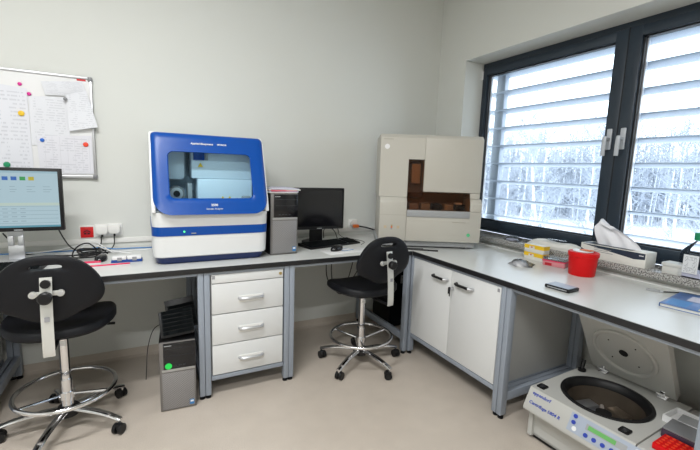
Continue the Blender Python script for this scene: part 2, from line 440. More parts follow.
for v in range(5):
    rnd = random.Random(31+v); H = (8.5, 9.5, 7.5, 9., 8.)[v]; white = v in (0, 2, 4)
    trunk = MB(); br = MB()
    pts = [Vector((0, 0, -.4))]; q = Vector((0, 0, 0)); lean = Vector((rnd.uniform(-.1, .1), rnd.uniform(-.14, .14), 1))
    for i in range(9):
        q = q+(lean+Vector((rnd.uniform(-.08, .08), rnd.uniform(-.08, .08), 0))).normalized()*H/9; pts.append(q.copy())
    r0 = .085 if white else .11
    trunk.tube(pts, [r0*(1-.085*i) for i in range(10)], 'bark_white' if white else 'bark_dark', n=6)
    for i in range(26):
        t = rnd.uniform(.18, .98)*9; j = min(int(t), 8); base = pts[j].lerp(pts[j+1], t-j); a = rnd.uniform(0, 2*PI)
        nd = Vector((math.cos(a), math.sin(a), rnd.uniform(.5, 1.3))).normalized()
        branch(br, base, nd, H*rnd.uniform(.16, .30)*(1.15-.5*t/9), .035, 1, 'twig', rnd)
    protos.append((trunk.build('trunk'), br.build('branches'), white))
rnd = random.Random(5)
first = [True]*5
camp = Vector((-2.41, -2.91, 1.31))
for row, (dist, num) in enumerate(((17, 7), (23, 9), (30, 11), (38, 12))):
    for k in range(num):
        hd = math.radians(66-62*(k+.5+rnd.uniform(-.35, .35))/num)
        d = dist*rnd.uniform(.94, 1.06); x = camp.x+d*math.cos(hd); y = camp.y+d*math.sin(hd)
        v = rnd.choice((0, 2, 4)) if k % 2 == 0 else rnd.randrange(5)
        t0, b0, white = protos[v]
        kind = 'white-barked leafless birch' if white else 'dark-barked leafless tree'
        pos = ('nearest', 'second', 'third', 'farthest')[row]
        frac = (k+.5)/num; where = ('left end', 'left part', 'left middle', 'middle', 'right middle', 'right part', 'right end')[min(6, int(frac*7))]
        r = thing('bare_tree', '%s beyond the window, %s row, %s of the row' % (kind, pos, where), 'tree', (x, y, -3.45+.021*(x-3)), rnd.uniform(0, 6.28), '%ss in the %s of the %s row outside' % (kind, where, pos))
        hpx = 5.4+.09*dist+rnd.uniform(-.5, .6)-(.6 if frac < .3 else 0)+(.9 if frac > .8 else 0)
        sc = hpx/8.5; r.scale = (sc, sc, sc)
        for src, nm in ((t0, 'trunk'), (b0, 'branches')):
            if first[v]: c = src
            else: c = src.copy(); C.objects.link(c)
            c.parent = r
        first[v] = False
# far woodland: uncountable brush of trunks and twigs
fw = MB(); rw = random.Random(77)
for i in range(1500):
    hd = math.radians(rw.uniform(-2, 70)); d = rw.uniform(44, 62); x = camp.x+d*math.cos(hd); y = camp.y+d*math.sin(hd)
    p0 = Vector((x, y, -3.4+.021*(x-3))); h_ = rw.uniform(5.5, 10.5); ln = Vector((rw.uniform(-.08, .08), rw.uniform(-.08, .08), 1))
    mt = 'bark_white' if i % 5 == 0 else 'twig'
    fw.tube([p0, p0+ln*h_*.5, p0+ln*h_], [.07, .05, .015], mt, n=3)
    for j in range(13):
        t_ = rw.uniform(.12, .98); q = p0+ln*h_*t_; a = rw.uniform(0, 6.28); L_ = rw.uniform(.5, 1.9)*(1.15-t_*.6)
        fw.tube([q, q+Vector((math.cos(a)*L_*1.1, math.sin(a)*L_*1.1, L_*rw.uniform(.2, 1.1)))], [.04, .018], 'twig', n=3)
tag(fw.build('distant_woodland', recalc=False), 'haze-coloured grey woodland of bare trees far beyond the window', 'woodland', kind='stuff')
for v in range(5):
    if first[v]:
        for o in protos[v][:2]: bpy.data.objects.remove(o)
# ------------------------------------------------------------------ worktops
H = .77; T = .03
wt = thing('worktop', 'long pale laminate worktop with black edge along the back wall', 'worktop', (-2.35, -.38, H))
def under(root, mb, name, m=None):
    o = mb.build(name, None, m); o.parent = root; o.matrix_parent_inverse = (Matrix.Translation(root.location) @ Matrix.Rotation(root.rotation_euler.z, 4, 'Z')).inverted(); return o
under(wt, MB().box((-4.4, -.748, H-T+.001), (-.7605, -.003, H), 'laminate'), 'top')
under(wt, MB().box((-4.4, -.752, H-T), (-.7645, -.748, H-.0015), 'edge', bev=.0008), 'edge_band')
wr = thing('worktop', 'pale laminate worktop with black edge running below the window', 'worktop', (-.38, -1.4, H))
under(wr, MB().box((-.7565, -3.0, H-T+.001), (-.045, -.003, H), 'laminate').box((-.045, -3.0, H-T+.001), (-.003, -.003, H), 'laminate'), 'top')
under(wr, MB().box((-.7605, -3.0, H-T), (-.7565, -.748, H-.0015), 'edge', bev=.0008), 'edge_band')
under(wr, MB().box((-.060, -3.0, H), (-.006, -.003, H+.008), 'laminate', bev=.002), 'rear_upstand')

# leg frames: one thing per bench frame
def bench_frame(label, axis, a, b, d0, d1, rails=True, back=True):
    """axis 'x': bench runs along x from a to b, front at y=-d1, rear at y=-d0.  axis 'y' the same turned"""
    P = (lambda u, v, z: (u, -v, z)) if axis == 'x' else (lambda u, v, z: (-v, u, z))
    root = thing('bench_frame', label, 'bench frame', P((a+b)/2, (d0+d1)/2, 0))
    def bx(u0, u1, v0, v1, z0, z1, m='steel_blue', bev=.003):
        A = P(u0, v0, z0); B = P(u1, v1, z1)
        return MB().box([min(A[i], B[i]) for i in range(3)], [max(A[i], B[i]) for i in range(3)], m, bev=bev)
    w = .030
    for u0 in (a, b-w):
        for v0 in (d0, d1-.045):
            under(root, bx(u0, u0+w, v0, v0+.045, .022, H-T-.001), 'leg')
            c = P(u0+w/2, v0+.0225, 0)
            fm = MB(); fm.lathe([(.016, 0), (.016, .008), (.007, .010), (.007, .03)], c, 'black', n=12); under(root, fm, 'levelling_foot')
        under(root, bx(u0+.002, u0+w-.002, d0+.045, d1-.045, .10, .15), 'side_rail')
        under(root, bx(u0+.002, u0+w-.002, d0+.045, d1-.045, H-T-.045, H-T-.001), 'top_rail')
    under(root, bx(a+w, b-w, d1-.030, d1-.004, H-T-.017, H-T-.001), 'front_rail')
    under(root, bx(a+w, b-w, d0, d0+.03, H-T-.032, H-T-.001), 'rear_rail')
    return root
bench_frame('blue-grey steel bench frame around the knee space by the left stool', 'x', -3.14, -2.150, .02, .742)
bench_frame('blue-grey steel bench frame around the white drawer unit', 'x', -2.148, -1.662, .02, .742)
bench_frame('blue-grey steel bench frame behind the small stool', 'x', -1.660, -.762, .02, .742)
bench_frame('blue-grey steel bench frame around the two-door cabinet', 'y', -1.556, -.722, .06, .752)
bench_frame('blue-grey steel bench frame standing over the centrifuge', 'y', -2.42, -1.559, .06, .752)
bench_frame('blue-grey steel bench frame cut off by the left picture edge', 'x', -4.1, -3.142, .02, .742)

def pull(m, cx, cz, y, w=.135, horizontal=True, mt='alu'):
    P = [(cx-w/2, y, cz), (cx-w/2+.006, y-.020, cz), (cx-w/2+.02, y-.027, cz), (cx+w/2-.02, y-.027, cz), (cx+w/2-.006, y-.020, cz), (cx+w/2, y, cz)]
    m.tube(P, .0085, mt, n=10, sy=1.1); return m
# drawer unit
du = thing('drawer_unit', 'white under-bench drawer unit with three deep drawers and a slim lock panel', 'drawer unit', (-1.905, -.4, .105))
dx0, dx1 = -2.115, -1.695
under(du, MB().box((dx0+.003, -.715, .13), (dx1-.003, -.1, .722), 'carcass'), 'body')
under(du, MB().box((dx0+.0, -.735, .103), (dx1, -.1, .128), 'steel_blue', bev=.002), 'bottom_rail')
for i, (z0, z1) in enumerate(((.494, .668), (.313, .490), (.134, .309))):
    d = under(du, MB().box((dx0+.006, -.738, z0+.001), (dx1-.006, -.7155, z1-.001), 'front', bev=.002), 'drawer')
    hm = pull(MB(), (dx0+dx1)/2+.012, (z0+z1)/2-.012+.006, -.738)
    hm.box(((dx0+dx1)/2-.06, -.744, (z0+z1)/2-.030), ((dx0+dx1)/2+.082, -.7382, (z0+z1)/2+.008), 'plaster_plastic', bev=.002)
    o = hm.build('drawer_handle'); o.parent = d
lp = under(du, MB().box((dx0+.006, -.738, .672), (dx1-.006, -.7155, .721), 'front', bev=.002), 'lock_panel')
lm = MB().cyl((-1.718, -.7375, .697), (-1.718, -.743, .697), .009, 'brass'); o = lm.build('lock'); o.parent = lp
lm = MB().box((dx0+.009, -.7395, .698), (dx0+.024, -.7382, .716), 'grey_print'); o = lm.build('maker_plate'); o.parent = lp
# left neighbour drawer unit (only its side shows by the picture edge)
# double-door cabinet under the right worktop
bc = thing('base_cabinet', 'white two-door base cabinet with key in the lock under the window bench', 'cabinet', (-.42, -1.14, .14))
cy0, cy1 = -1.524, -.754
under(bc, MB().box((-.725, cy0+.001, .165), (-.10, cy1-.003, .722), 'carcass').box((-.735, cy0, .160), (-.105, cy0+.008, .735), 'carcass'), 'body')
under(bc, MB().box((-.745, cy0, .135), (-.10, cy1, .162), 'steel_blue', bev=.002), 'bottom_rail')
mid = -1.142
for y0, y1, hy in ((mid+.0015, cy1-.004, -1.045), (cy0+.004, mid-.0015, -1.258)):
    d = under(bc, MB().box((-.748, y0, .168), (-.7255, y1, .721), 'front', bev=.002), 'cabinet_door')
    hm = MB(); w_ = .135; P = [(-.748, hy+w_/2, .655), (-.768, hy+w_/2-.006, .655), (-.775, hy+w_/2-.02, .655), (-.775, hy-w_/2+.02, .655), (-.768, hy-w_/2+.006, .655), (-.748, hy-w_/2, .655)]
    hm.tube(P[:4], .0085, 'black', n=10); hm.tube(P[3:], .0095, 'alu', n=10)
    o = hm.build('door_handle'); o.parent = d
lm = MB().cyl((-.748, -1.162, .615), (-.753, -1.162, .615), .010, 'alu'); lm.box((-.775, -1.163, .607), (-.753, -1.161, .622), 'alu'); lm.box((-.79, -1.166, .585), (-.772, -1.158, .628), 'black', bev=.004)
lm.box((-.774, -1.160, .565), (-.768, -1.154, .61), 'black', bev=.002)
under(bc, lm, 'key')
under(bc, MB().box((-.7495, cy0+.012, .694), (-.7482, cy0+.027, .713), 'grey_print'), 'maker_plate')
# cabinet beyond left frame (dark side showing by the left picture edge)
lc = thing('base_cabinet', 'white base cabinet half hidden behind the left stool at the picture edge', 'cabinet', (-3.6, -.4, .14))
under(lc, MB().box((-4.06, -.715, .165), (-3.178, -.1, .722), 'carcass'), 'body')
under(lc, MB().box((-4.06, -.738, .168), (-3.178, -.7155, .721), 'front', bev=.002), 'cabinet_door')
under(lc, MB().box((-4.06, -.735, .135), (-3.178, -.1, .162), 'steel_blue', bev=.002), 'bottom_rail')

# ------------------------------------------------------------------ blue genetic analyser
sq = thing('genetic_analyser', 'blue and white bench-top DNA analyser with tinted window', 'laboratory analyser', (-2.075, -.35, H))
x0, x1 = -2.388, -1.768; cx = (x0+x1)/2; W = x1-x0
def section(z, yf, inset, r, yb=-.07, n=6):
    pts = rrect(W-2*inset, (yb-yf), r, n, cx, (yf+yb)/2); return [(u, v, z) for u, v in pts]
b = MB(); b.rings([section(z, yf, i, .055) for z, yf, i in ((.7705, -.60, .022), (.775, -.606, .016), (.800, -.615, .012), (.812, -.625, .006))], 'seq_navy'); under(sq, b, 'base')
b = MB(); b.rings([section(z, yf, i, .055) for z, yf, i in ((.8125, -.632, .002), (.818, -.638, 0), (.87, -.646, 0), (.933, -.652, 0))], 'seq_white'); under(sq, b, 'lower_body')
b = MB(); b.rings([section(z, yf, i, .055) for z, yf, i in ((.9335, -.655, -.002), (.96, -.657, -.002), (.983, -.659, -.002))], 'seq_blue'); under(sq, b, 'blue_band')
b = MB(); b.rings([section(z, yf, i, .055) for z, yf, i in ((.9835, -.657, 0), (1.02, -.662, 0), (1.056, -.668, 0), (1.062, -.666, .004))], 'seq_white'); ub = under(sq, b, 'chin')
# upper shell: side cheeks, top, back, inner floor
def yf(z): return -.680+(z-1.06)*.16/.425
b = MB()
side = [(-.07, 1.062), (-.668, 1.062), (yf(1.10)+.006, 1.10), (yf(1.44)+.006, 1.44), (-.505, 1.475), (-.48, 1.488), (-.09, 1.49), (-.07, 1.47)]
b.prism(side, 'x', x0, x0+.02, 'seq_white', bev=.004); b.prism(side, 'x', x1-.02, x1, 'seq_white', bev=.004)
b.box((x0+.004, -.50, 1.465), (x1-.004, -.08, 1.49), 'seq_white', bev=.004)
b.box((x0+.01, -.10, 1.065), (x1-.01, -.072, 1.47), 'seq_white')
under(sq, b, 'upper_shell')
# interior seen through the window
b = MB(); b.box((x0+.02, -.64, 1.064), (x1-.02, -.1, 1.072), 'seq_inner'); b.box((x0+.02, -.30, 1.073), (x1-.02, -.28, 1.465), 'seq_inner')
b.box((x0+.215, -.49, 1.24), (x1-.055, -.30, 1.463), 'seq_inner2', bev=.006); b.box((x0+.245, -.50, 1.085), (x1-.06, -.30, 1.239), 'seq_inner2', bev=.006); b.box((x1-.125, -.53, 1.09), (x1-.075, -.501, 1.14), 'mid_grey', bev=.003)
b.box((x0+.03, -.44, 1.225), (x0+.19, -.30, 1.463), 'seq_inner2', bev=.03)
b.box((x0+.225, -.505, 1.345), (x0+.285, -.48, 1.463), 'seq_blue', bev=.003); b.box((x0+.287, -.50, 1.345), (x0+.305, -.48, 1.463), 'mid_grey', bev=.003)
ch = under(sq, b, 'chamber')
b = MB(); c = (x0+.135, -.46, 1.150); b.cyl((c[0], -.46, c[2]), (c[0], -.40, c[2]), .045, 'grey_plastic', n=24); b.cyl((c[0], -.47, c[2]), (c[0], -.46, c[2]), .034, 'alu', n=24); b.cyl((c[0], -.478, c[2]), (c[0], -.47, c[2]), .018, 'black', n=16)
b.box((c[0]-.09, -.45, 1.0725), (c[0]+.09, -.36, 1.10), 'grey_plastic', bev=.003); b.box((c[0]+.06, -.46, 1.101), (c[0]+.085, -.38, 1.21), 'mid_grey', bev=.003)
under(sq, b, 'polymer_pump')
b = MB()
for px, pz in ((x0+.262, 1.318), (x0+.385, 1.125), (x0+.425, 1.125)):
    b.prism([(px-.014, pz-.011), (px+.014, pz-.011), (px, pz+.014)], 'y', -.5045, -.5015, 'yellow')
under(sq, b, 'warning_sign')
# door
tilt = math.atan(.16/.425); sl = math.hypot(.425, .16)   # slope length
dr = MB(); zb, zt = 0.0, sl-.004
def door_out(k, n):
    pts = []
    hw = W/2-.008; R = .085; r = .03
    for j in range(9): a = -PI/2+PI/2*j/8; pts.append((hw-R+R*math.cos(a), zb-.008+R+R*math.sin(a)))
    for j in range(9): a = PI/2*j/8; pts.append((hw-r+r*math.cos(a), zt-r+r*math.sin(a)))
    for j in range(9): a = PI/2+PI/2*j/8; pts.append((-hw+r+r*math.cos(a), zt-r+r*math.sin(a)))
    for j in range(9): a = PI+PI/2*j/8; pts.append((-hw+R+R*math.cos(a), zb-.008+R+R*math.sin(a)))
    return pts
outp = door_out(0, 0)
def hole_pt(p, w2, h2, cz, r):
    pass
# inner window outline, same vertex count, corner for corner
wx0, wx1, wz0, wz1 = -.220, .218, .078, .345
def win_out(g=0.):
    pts = []; r = .028
    for (ccx, ccz, a0) in ((wx1-r, wz0+r, -PI/2), (wx1-r, wz1-r, 0), (wx0+r, wz1-r, PI/2), (wx0+r, wz0+r, PI)):
        for j in range(9):
            a = a0+PI/2*j/8; pts.append((ccx+(r+g)*math.cos(a), ccz+(r+g)*math.sin(a)))
    return pts
def mp(u, v, off):   # door plane: v up the slope, off outward
    hw = W/2-.008; e = max(0, (abs(u)-(hw-.03))/.03); bulge = -.018*e*e+.004*(1-(u/hw)**2)
    y = -.681+math.sin(tilt)*v-math.cos(tilt)*(off+bulge); z = 1.066+math.cos(tilt)*v-math.sin(tilt)*(off+bulge)
    return (cx+u, y, z)
def ring(P, off): return [mp(u, v, off) for u, v in P]
def mixp(A, B, t): return [(a[0]*(1-t)+b[0]*t, a[1]*(1-t)+b[1]*t) for a, b in zip(A, B)]
wi = win_out(); shr = [(u*.985, zb+(v-zb)*.99+.001) for u, v in outp]
dr.rings([ring(outp, .0), ring(outp, .012), ring(shr, .017)]+[ring(mixp(shr, win_out(.006), t), .018) for t in (.25, .5, .75, 1.)]+[ring(wi, .011), ring(wi, .002), ring(mixp(wi, outp, .5), .0)], 'seq_blue', cap=False, loop=True)
door = under(sq, dr, 'door')
gl = MB(); gl.rings([ring(win_out(.002), .004), ring(win_out(.002), .008)], 'seq_glass', smooth=False); o = gl.build('window_glass'); o.parent = door
rt_ = (PI/2-tilt, 0, 0)
def dtext(nm, s, sz, u, v, **kw):
    p = mp(u, v, .0185); t = text(nm, s, sz, 'white', None, p, rt_, **kw); t.parent = door
dtext('lettering', 'Applied Biosystems', .0150, -.045, .402, bold=True, shear=.2); dtext('lettering', 'HITACHI', .0130, .062, .402, bold=True)
dtext('lettering', '3500', .018, 0.0, .047, bold=True); dtext('lettering', 'Genetic Analyzer', .0125, 0.0, .026)
under(sq, MB().cyl((cx-.155, -.656, .957), (cx-.155, -.663, .957), .004, 'led', n=10), 'status_light')
under(sq, MB().box((cx-.12, -.662, .944), (cx-.095, -.656, .949), 'grey_print'), 'small_mark')

# ------------------------------------------------------------------ computer towers
def tower(label, loc, rz, dot=None):
    t = thing('computer_tower', label, 'computer', loc, rz)
    w, d, h = .178, .42, .39
    MB().box((-w/2, .012, 0), (w/2, d, h), 'black', bev=.003).build('case', t)
    f = MB(); f.box((-w/2, 0, .004), (w/2, .0115, h), 'gunmetal', bev=.004); fr = f.build('front_bezel', t)
    f = MB(); f.box((-w/2+.012, -.0025, .012), (w/2-.008, -.0002, h*.56), 'grille', bev=.001); f.build('grille', fr)
    f = MB(); f.box((-w/2+.020, -.003, h*.615), (w/2-.001, -.0002, h-.006), 'black_gloss', bev=.001)
    f.box((-w/2+.028, -.0045, h*.80), (w/2-.010, -.0032, h*.805), 'gap'); f.box((-w/2+.028, -.0045, h*.90), (w/2-.010, -.0032, h*.905), 'gap')
    for k in range(4): f.box((-w/2+.05+k*.022, -.0042, h*.655), (-w/2+.062+k*.022, -.0032, h*.668), 'gap')
    f.build('drive_panel', fr)
    f = MB(); f.box((-w/2+.012, -.0028, h*.575), (w/2-.004, -.0003, h*.61), 'gunmetal_light', bev=.001); f.build('trim_strip', fr)
    f = MB(); f.box((w/2-.034, -.0040, .020), (w/2-.012, -.0028, .048), 'cable_blue'); f.box((w/2-.031, -.0046, .034), (w/2-.015, -.0041, .044), 'white'); f.build('sticker', fr)
    f = MB(); f.box((-w/2+.025, -.0042, h-.022), (-w/2+.06, -.0032, h-.018), 'mid_grey'); f.build('small_mark', fr)
    if dot:
        f = MB(); f.cyl((-w/2+.044, -.0030, h*.66), (-w/2+.044, -.0046, h*.66), .017, 'green_dot', n=24); f.build('round_sticker', fr)
    for sx in (-1, 1):
        for yy in (.04, .38): pass
    return t
tower('grey and black computer tower standing on the worktop beside the analyser', (-1.642, -.572, H), math.radians(1))
tower('computer tower with a round green sticker standing on the floor', (-2.291, -.772, 0), math.radians(-4), True)
# papers on top of bench tower: individual sheets/booklets
zz = H+.392
for i, (wd, dp, hh, mt, a, nm, lb, cat) in enumerate(((.185, .27, .004, 'card_white', 2, 'document', 'thin white document directly on the bench computer tower', 'papers'), (.19, .28, .006, 'lilac', -2, 'folder', 'lilac-grey folder in the pile on the bench computer tower', 'folder'), (.17, .25, .004, 'pink_red', 3, 'booklet', 'thin red-edged booklet in the pile on the bench computer tower', 'booklet'), (.20, .28, .006, 'card_white', -4, 'document', 'white document near the top of the pile on the bench computer', 'papers'), (.18, .27, .005, 'lilac', 1, 'folder', 'lilac-grey folder topmost on the bench computer tower', 'folder'))):
    o = MB().box((-wd/2, 0, 0), (wd/2, dp, hh), mt, bev=.0008).build(nm); o.location = (-1.648+.003*i, -.575+.004*(i % 2), zz); o.rotation_euler = (0, 0, math.radians(a)); zz += hh+.0008
    tag(o, lb, cat)

# ------------------------------------------------------------------ monitors
def monitor(label, loc, rz, w, h, lit, stand):
    t = thing('monitor', label, 'monitor', loc, rz)
    zc = stand+h/2
    b = MB(); b.box((-w/2, 0, stand), (w/2, .03, stand+h), 'black', bev=.004); b.box((-w/2+.05, .03, stand+.05), (w/2-.05, .06, stand+h-.05), 'black', bev=.01)
    bz = b.build('housing', t)
    bw = .017
    if not lit: MB().box((-w/2+bw, -.0015, stand+bw+.006), (w/2-bw, -.0003, stand+h-bw), 'black_gloss').build('screen', t)
    else:
        s = MB(); a0, a1, c0, c1 = -w/2+bw, w/2-bw, stand+bw+.004, stand+h-bw; y = -.0008; DW = a1-a0; DH = c1-c0
        s.box((a0, y, c0), (a1, -.0002, c1), 'scr_bg')
        def R(u0, v0, u1, v1, m, k=1): s.box((a0+u0*DW, y-.0002*k-.0002, c1-v1*DH), (a0+u1*DW, y-.0002*k, c1-v0*DH), m)
        R(0, 0, 1, .035, 'scr_head'); R(0, .965, 1, 1, 'scr_bar')
        for i, m in enumerate(('scr_blue', 'scr_blue', 'scr_blue', 'scr_blue', 'scr_blue', 'scr_green', 'scr_yellow')): R(.10+.098*i-.03, .10, .10+.098*i+.035, .165, m)
        R(0, .56, 1, .61, 'scr_band')
        for v in (.62, .70, .77, .84, .92): R(.02, v, .98, v+.006, 'scr_ink')
        for i in range(5):
            for v in (.27, .32, .36): R(.06+.19*i, v, .06+.19*i+.10-.02*((i+int(v*100)) % 3), v+.008, 'scr_ink')
        for v in (.66, .73, .80, .88):
            for i in range(6): R(.04+.1*i, v, .10+.1*i, v+.012, 'scr_ink')
        s.build('screen', t)
    MB().box((-.018, -.002, stand+.005), (.018, -.0005, stand+.011), 'mid_grey').build('maker_mark', t)
    return t
m1 = monitor('monitor with a lit program window on the left end of the bench', (-3.011, -.30, H), math.radians(-1), .400, .335, True, .168)
b = MB(); X=-.022
b.box((X-.034, .012, .012), (X+.034, .03, .09), 'alu', bev=.004); b.box((X-.034, .018, .135), (X+.034, .03, .30), 'alu', bev=.004)
b.box((X-.034, .012, .085), (X-.009, .03, .14), 'alu', bev=.003); b.box((X+.009, .012, .085), (X+.034, .03, .14), 'alu', bev=.003); b.build('stand', m1)
m1.children[0].location
MB().box((-.12, -.06, 0), (.12, .13, .012), 'alu', bev=.005).build('stand_base', m1)
for c in m1.children:
    if c.name.startswith('housing') or c.name.startswith('screen') or c.name.startswith('maker'): c.location.y = -.012
m2 = monitor('black monitor switched off behind the second keyboard', (-1.303, -.345, H), math.radians(-2), .385, .300, False, .115)
b = MB(); b.box((-.05, .055, .01), (.05, .085, .20), 'black', bev=.01); b.build('stand', m2); MB().lathe([(.085, 0), (.085, .008), (.04, .022), (0.001, .024)], (0, .13, 0), 'black', n=32).build('stand_base', m2)

# ------------------------------------------------------------------ keyboards
def keyboard(label, loc, rz, w=.44, d=.15, rot=None):
    t = thing('keyboard', label, 'keyboard', loc, rz, rot=rot)
    MB().prism([(-d/2, 0), (d/2, 0), (d/2, .024), (-d/2, .012)], 'x', -w/2, w/2, 'black', bev=.002).build('body', t)
    k = MB()
    for r in range(6):
        for c in range(20):
            if c in (15,): continue
            x = -w/2+.012+c*(w-.024)/20; yy = -d/2+.012+r*.0215; z = .012+.012*(yy+d/2)/d
            if r == 0 and 3 < c < 9: continue
            k.box((x, yy, z), (x+.0175, yy+.0175, z+.007), 'black_fabric')
    k.box((-w/2+.012+4*(w-.024)/20, -d/2+.012, .013), (-w/2+.012+9*(w-.024)/20, -d/2+.029, .02), 'black_fabric')
    k.build('keys', t)
    return t
keyboard('black keyboard on the worktop in front of the switched-off monitor', (-1.222, -.362, H), math.radians(14), .46, .16)
keyboard('black keyboard below the lit monitor, mostly behind the stool', (-3.10, -.47, H), math.radians(-2))
# two old keyboards lying over the floor tower, tilted
kb = keyboard('old black keyboard leaning upright on the floor computer, nearer one', (-2.288, -.715, .468), 0, .165, .135, rot=(math.radians(62), math.radians(-4), 0))
kb2 = keyboard('old black keyboard leaning on the floor computer, farther and taller one', (-2.258, -.62, .485), 0, .15, .17, rot=(math.radians(68), math.radians(-7), 0))

# mice, mat
def mouse(label, loc, rz, s=1.):
    t = thing('computer_mouse', label, 'computer mouse', loc, rz)
    R = []
    for j in range(7):
        z = [0, .006, .014, .022, .029, .033, .035][j]; k = [.92, 1, 1, .94, .80, .55, .2][j]
        R.append([(.030*k*math.cos(a)*s, .055*k*math.sin(a)*s+.004*j*s*.5, z*s) for a in [2*PI*i/20 for i in range(20)]])
    MB().rings(R, 'black_gloss').build('body', t); MB().cyl((-.004*s, .03*s, .029*s), (.004*s, .03*s, .029*s), .008*s, 'grey_plastic', n=12).build('wheel', t); return t
mouse('black mouse on the white pad beside the second keyboard', (-1.275, -.58, H+.0035), math.radians(-65))
mouse('black mouse beside the pink plastic strips on the left bench', (-2.645, -.395, H), math.radians(-8), 1.0)
o = MB().box((-.16, -.07, 0), (.16, .07, .003), 'white', bev=.001).build('mouse_pad'); o.location = (-1.215, -.60, H); o.rotation_euler = (0, 0, math.radians(6)); tag(o, 'thin white pad under the mouse at the bench front edge', 'mouse pad')
o = MB().box((-.045, -.03, 0), (.045, .03, .002), 'cable_blue').box((-.04, -.026, .002), (.04, .02, .0026), 'white').build('leaflet'); o.location = (-1.20, -.575, H+.0035); o.rotation_euler = (0, 0, .3); tag(o, 'small blue and white leaflet right of the mouse on the pad', 'leaflet')

# ------------------------------------------------------------------ cables
def cable(label, pts, r, m, name='cable', n=6):
    o = MB().tube(smooth_path(pts, n), r, m, n=6).build(name); tag(o, label, 'cable'); return o
hz = H+.004
cable('black cable looped from the left monitor down to the bench', [(-2.86, -.20, .93), (-2.85, -.12, .86), (-2.82, -.10, .80), (-2.76, -.14, hz), (-2.70, -.2, hz), (-2.60, -.17, hz)], .004, 'black')
cable('thick black cable along the wall left of the monitor stand', [(-3.13, -.1, .90), (-3.10, -.08, .84), (-3.06, -.12, .79), (-2.98, -.15, hz), (-2.80, -.22, hz)], .004, 'black')
rnd2 = random.Random(3); P = []
for i in range(26):
    a = i*.9; P.append((-2.715+.055*math.cos(a)+rnd2.uniform(-.02, .02), -.30+.06*math.sin(a)+rnd2.uniform(-.02, .02), hz+.003+.0016*i))
cable('tangled coil of black cable on the left bench behind the mouse', P+[(-2.66, -.25, .81), (-2.62, -.3, .79)], .0045, 'black')
cable('black cable arching over the tangled coil', [(-2.78, -.37, hz), (-2.775, -.36, .82), (-2.75, -.33, .85), (-2.71, -.30, .855), (-2.68, -.27, .82), (-2.66, -.24, .79)], .004, 'black')
cable('black cord hanging from the left white plug to the coil', [(-2.668, -.055, .853), (-2.67, -.065, .81), (-2.69, -.10, hz), (-2.71, -.2, hz), (-2.72, -.26, .78)], .0035, 'black')
cable('black cord hanging from the right white plug to the coil', [(-2.598, -.055, .853), (-2.60, -.06, .80), (-2.62, -.09, hz), (-2.66, -.13, hz), (-2.70, -.22, hz+.004)], .0035, 'black')
cable('blue network cable along the back of the left bench', [(-2.38, -.10, hz), (-2.5, -.09, hz), (-2.60, -.09, hz+.001), (-2.68, -.075, hz+.012), (-2.78, -.07, hz), (-2.95, -.07, hz), (-3.3, -.06, hz)], .0035, 'cable_blue')
cable('white cable wound around the tangled coil', [(-2.38, -.16, hz), (-2.55, -.17, hz), (-2.60, -.26, .79), (-2.66, -.10, .80), (-2.72, -.09, .83), (-2.80, -.12, hz), (-2.90, -.16, hz)], .003, 'white')
cable('white cord looping toward the left monitor', [(-2.50, -.26, hz), (-2.62, -.22, .795), (-2.70, -.13, .815), (-2.78, -.10, .81), (-2.9, -.10, hz+.012), (-3.1, -.10, hz)], .003, 'white')
cable('black cable loop behind the switched-off monitor', [(-1.22, -.24, .80), (-1.21, -.22, .86), (-1.16, -.20, .875), (-1.11, -.20, .84), (-1.09, -.22, hz)], .0035, 'black')
cable('thin black keyboard cord right of the second keyboard', [(-1.07, -.20, .83), (-1.06, -.15, .86), (-1.03, -.12, .80), (-.99, -.15, hz), (-.94, -.25, hz), (-.93, -.36, hz), (-1.01, -.45, hz)], .002, 'black')
cable('thick black power cord from the orange plug to the beige analyser', [(-.82, -.05, .850), (-.77, -.055, .842), (-.70, -.06, .825), (-.62, -.07, .80), (-.50, -.12, .79)], .007, 'black')
cable('thin black cord hanging beside the floor computer', [(-2.352, -.69, .47), (-2.40, -.69, .44), (-2.43, -.66, .33), (-2.44, -.63, .20), (-2.445, -.62, .13)], .0022, 'black')
cable('black cable hanging below the bench behind the small stool', [(-1.12, -.10, .72), (-1.17, -.2, .5), (-1.12, -.25, .38), (-1.0, -.2, .40), (-.92, -.12, .46), (-.86, -.08, .6)], .004, 'black')
cable('second black cable sagging low behind the small stool', [(-1.07, -.08, .72), (-1.12, -.2, .45), (-1.05, -.22, .33), (-.92, -.18, .44), (-.82, -.2, .62)], .004, 'black')

# ------------------------------------------------------------------ sockets
def socket(label, x, z, y=0, red=False, plug=False, ang=0):
    t = thing('wall_socket', label, 'socket', (x, y, z)); w = .042
    MB().box((-w, -.008, -w), (w, 0, w), 'plaster_plastic', bev=.003).build('frame', t)
    if red:
        m = MB(); m.box((-w+.008, -.013, -w+.008), (w-.008, -.0085, w-.008), 'red', bev=.002); m.lathe([(.020, -.0132), (.020, -.0138)], (0, 0, 0), 'red_dark', axis='y', n=20)
        m.box((-.015, -.016, -.012), (-.004, -.014, -.004), 'black'); m.box((.004, -.016, -.012), (.015, -.014, -.004), 'black'); m.tube([(-.018, -.016, .002), (0, -.016, .012), (.018, -.016, .002)], .002, 'black', n=5); m.build('insert', t)
    else:
        m = MB(); m.box((-w+.006, -.013, -w+.006), (w-.006, -.0085, w-.006), 'white', bev=.002); m.build('insert', t)
    return t
socket('red data socket in a white frame above the left bench', -2.746, .875, red=True)
def plugged(label, x, z):
    socket(label, x, z)
plugged('white wall socket with the left of two white plugs', -2.664, .882); plugged('white wall socket with the right of two white plugs', -2.594, .885)
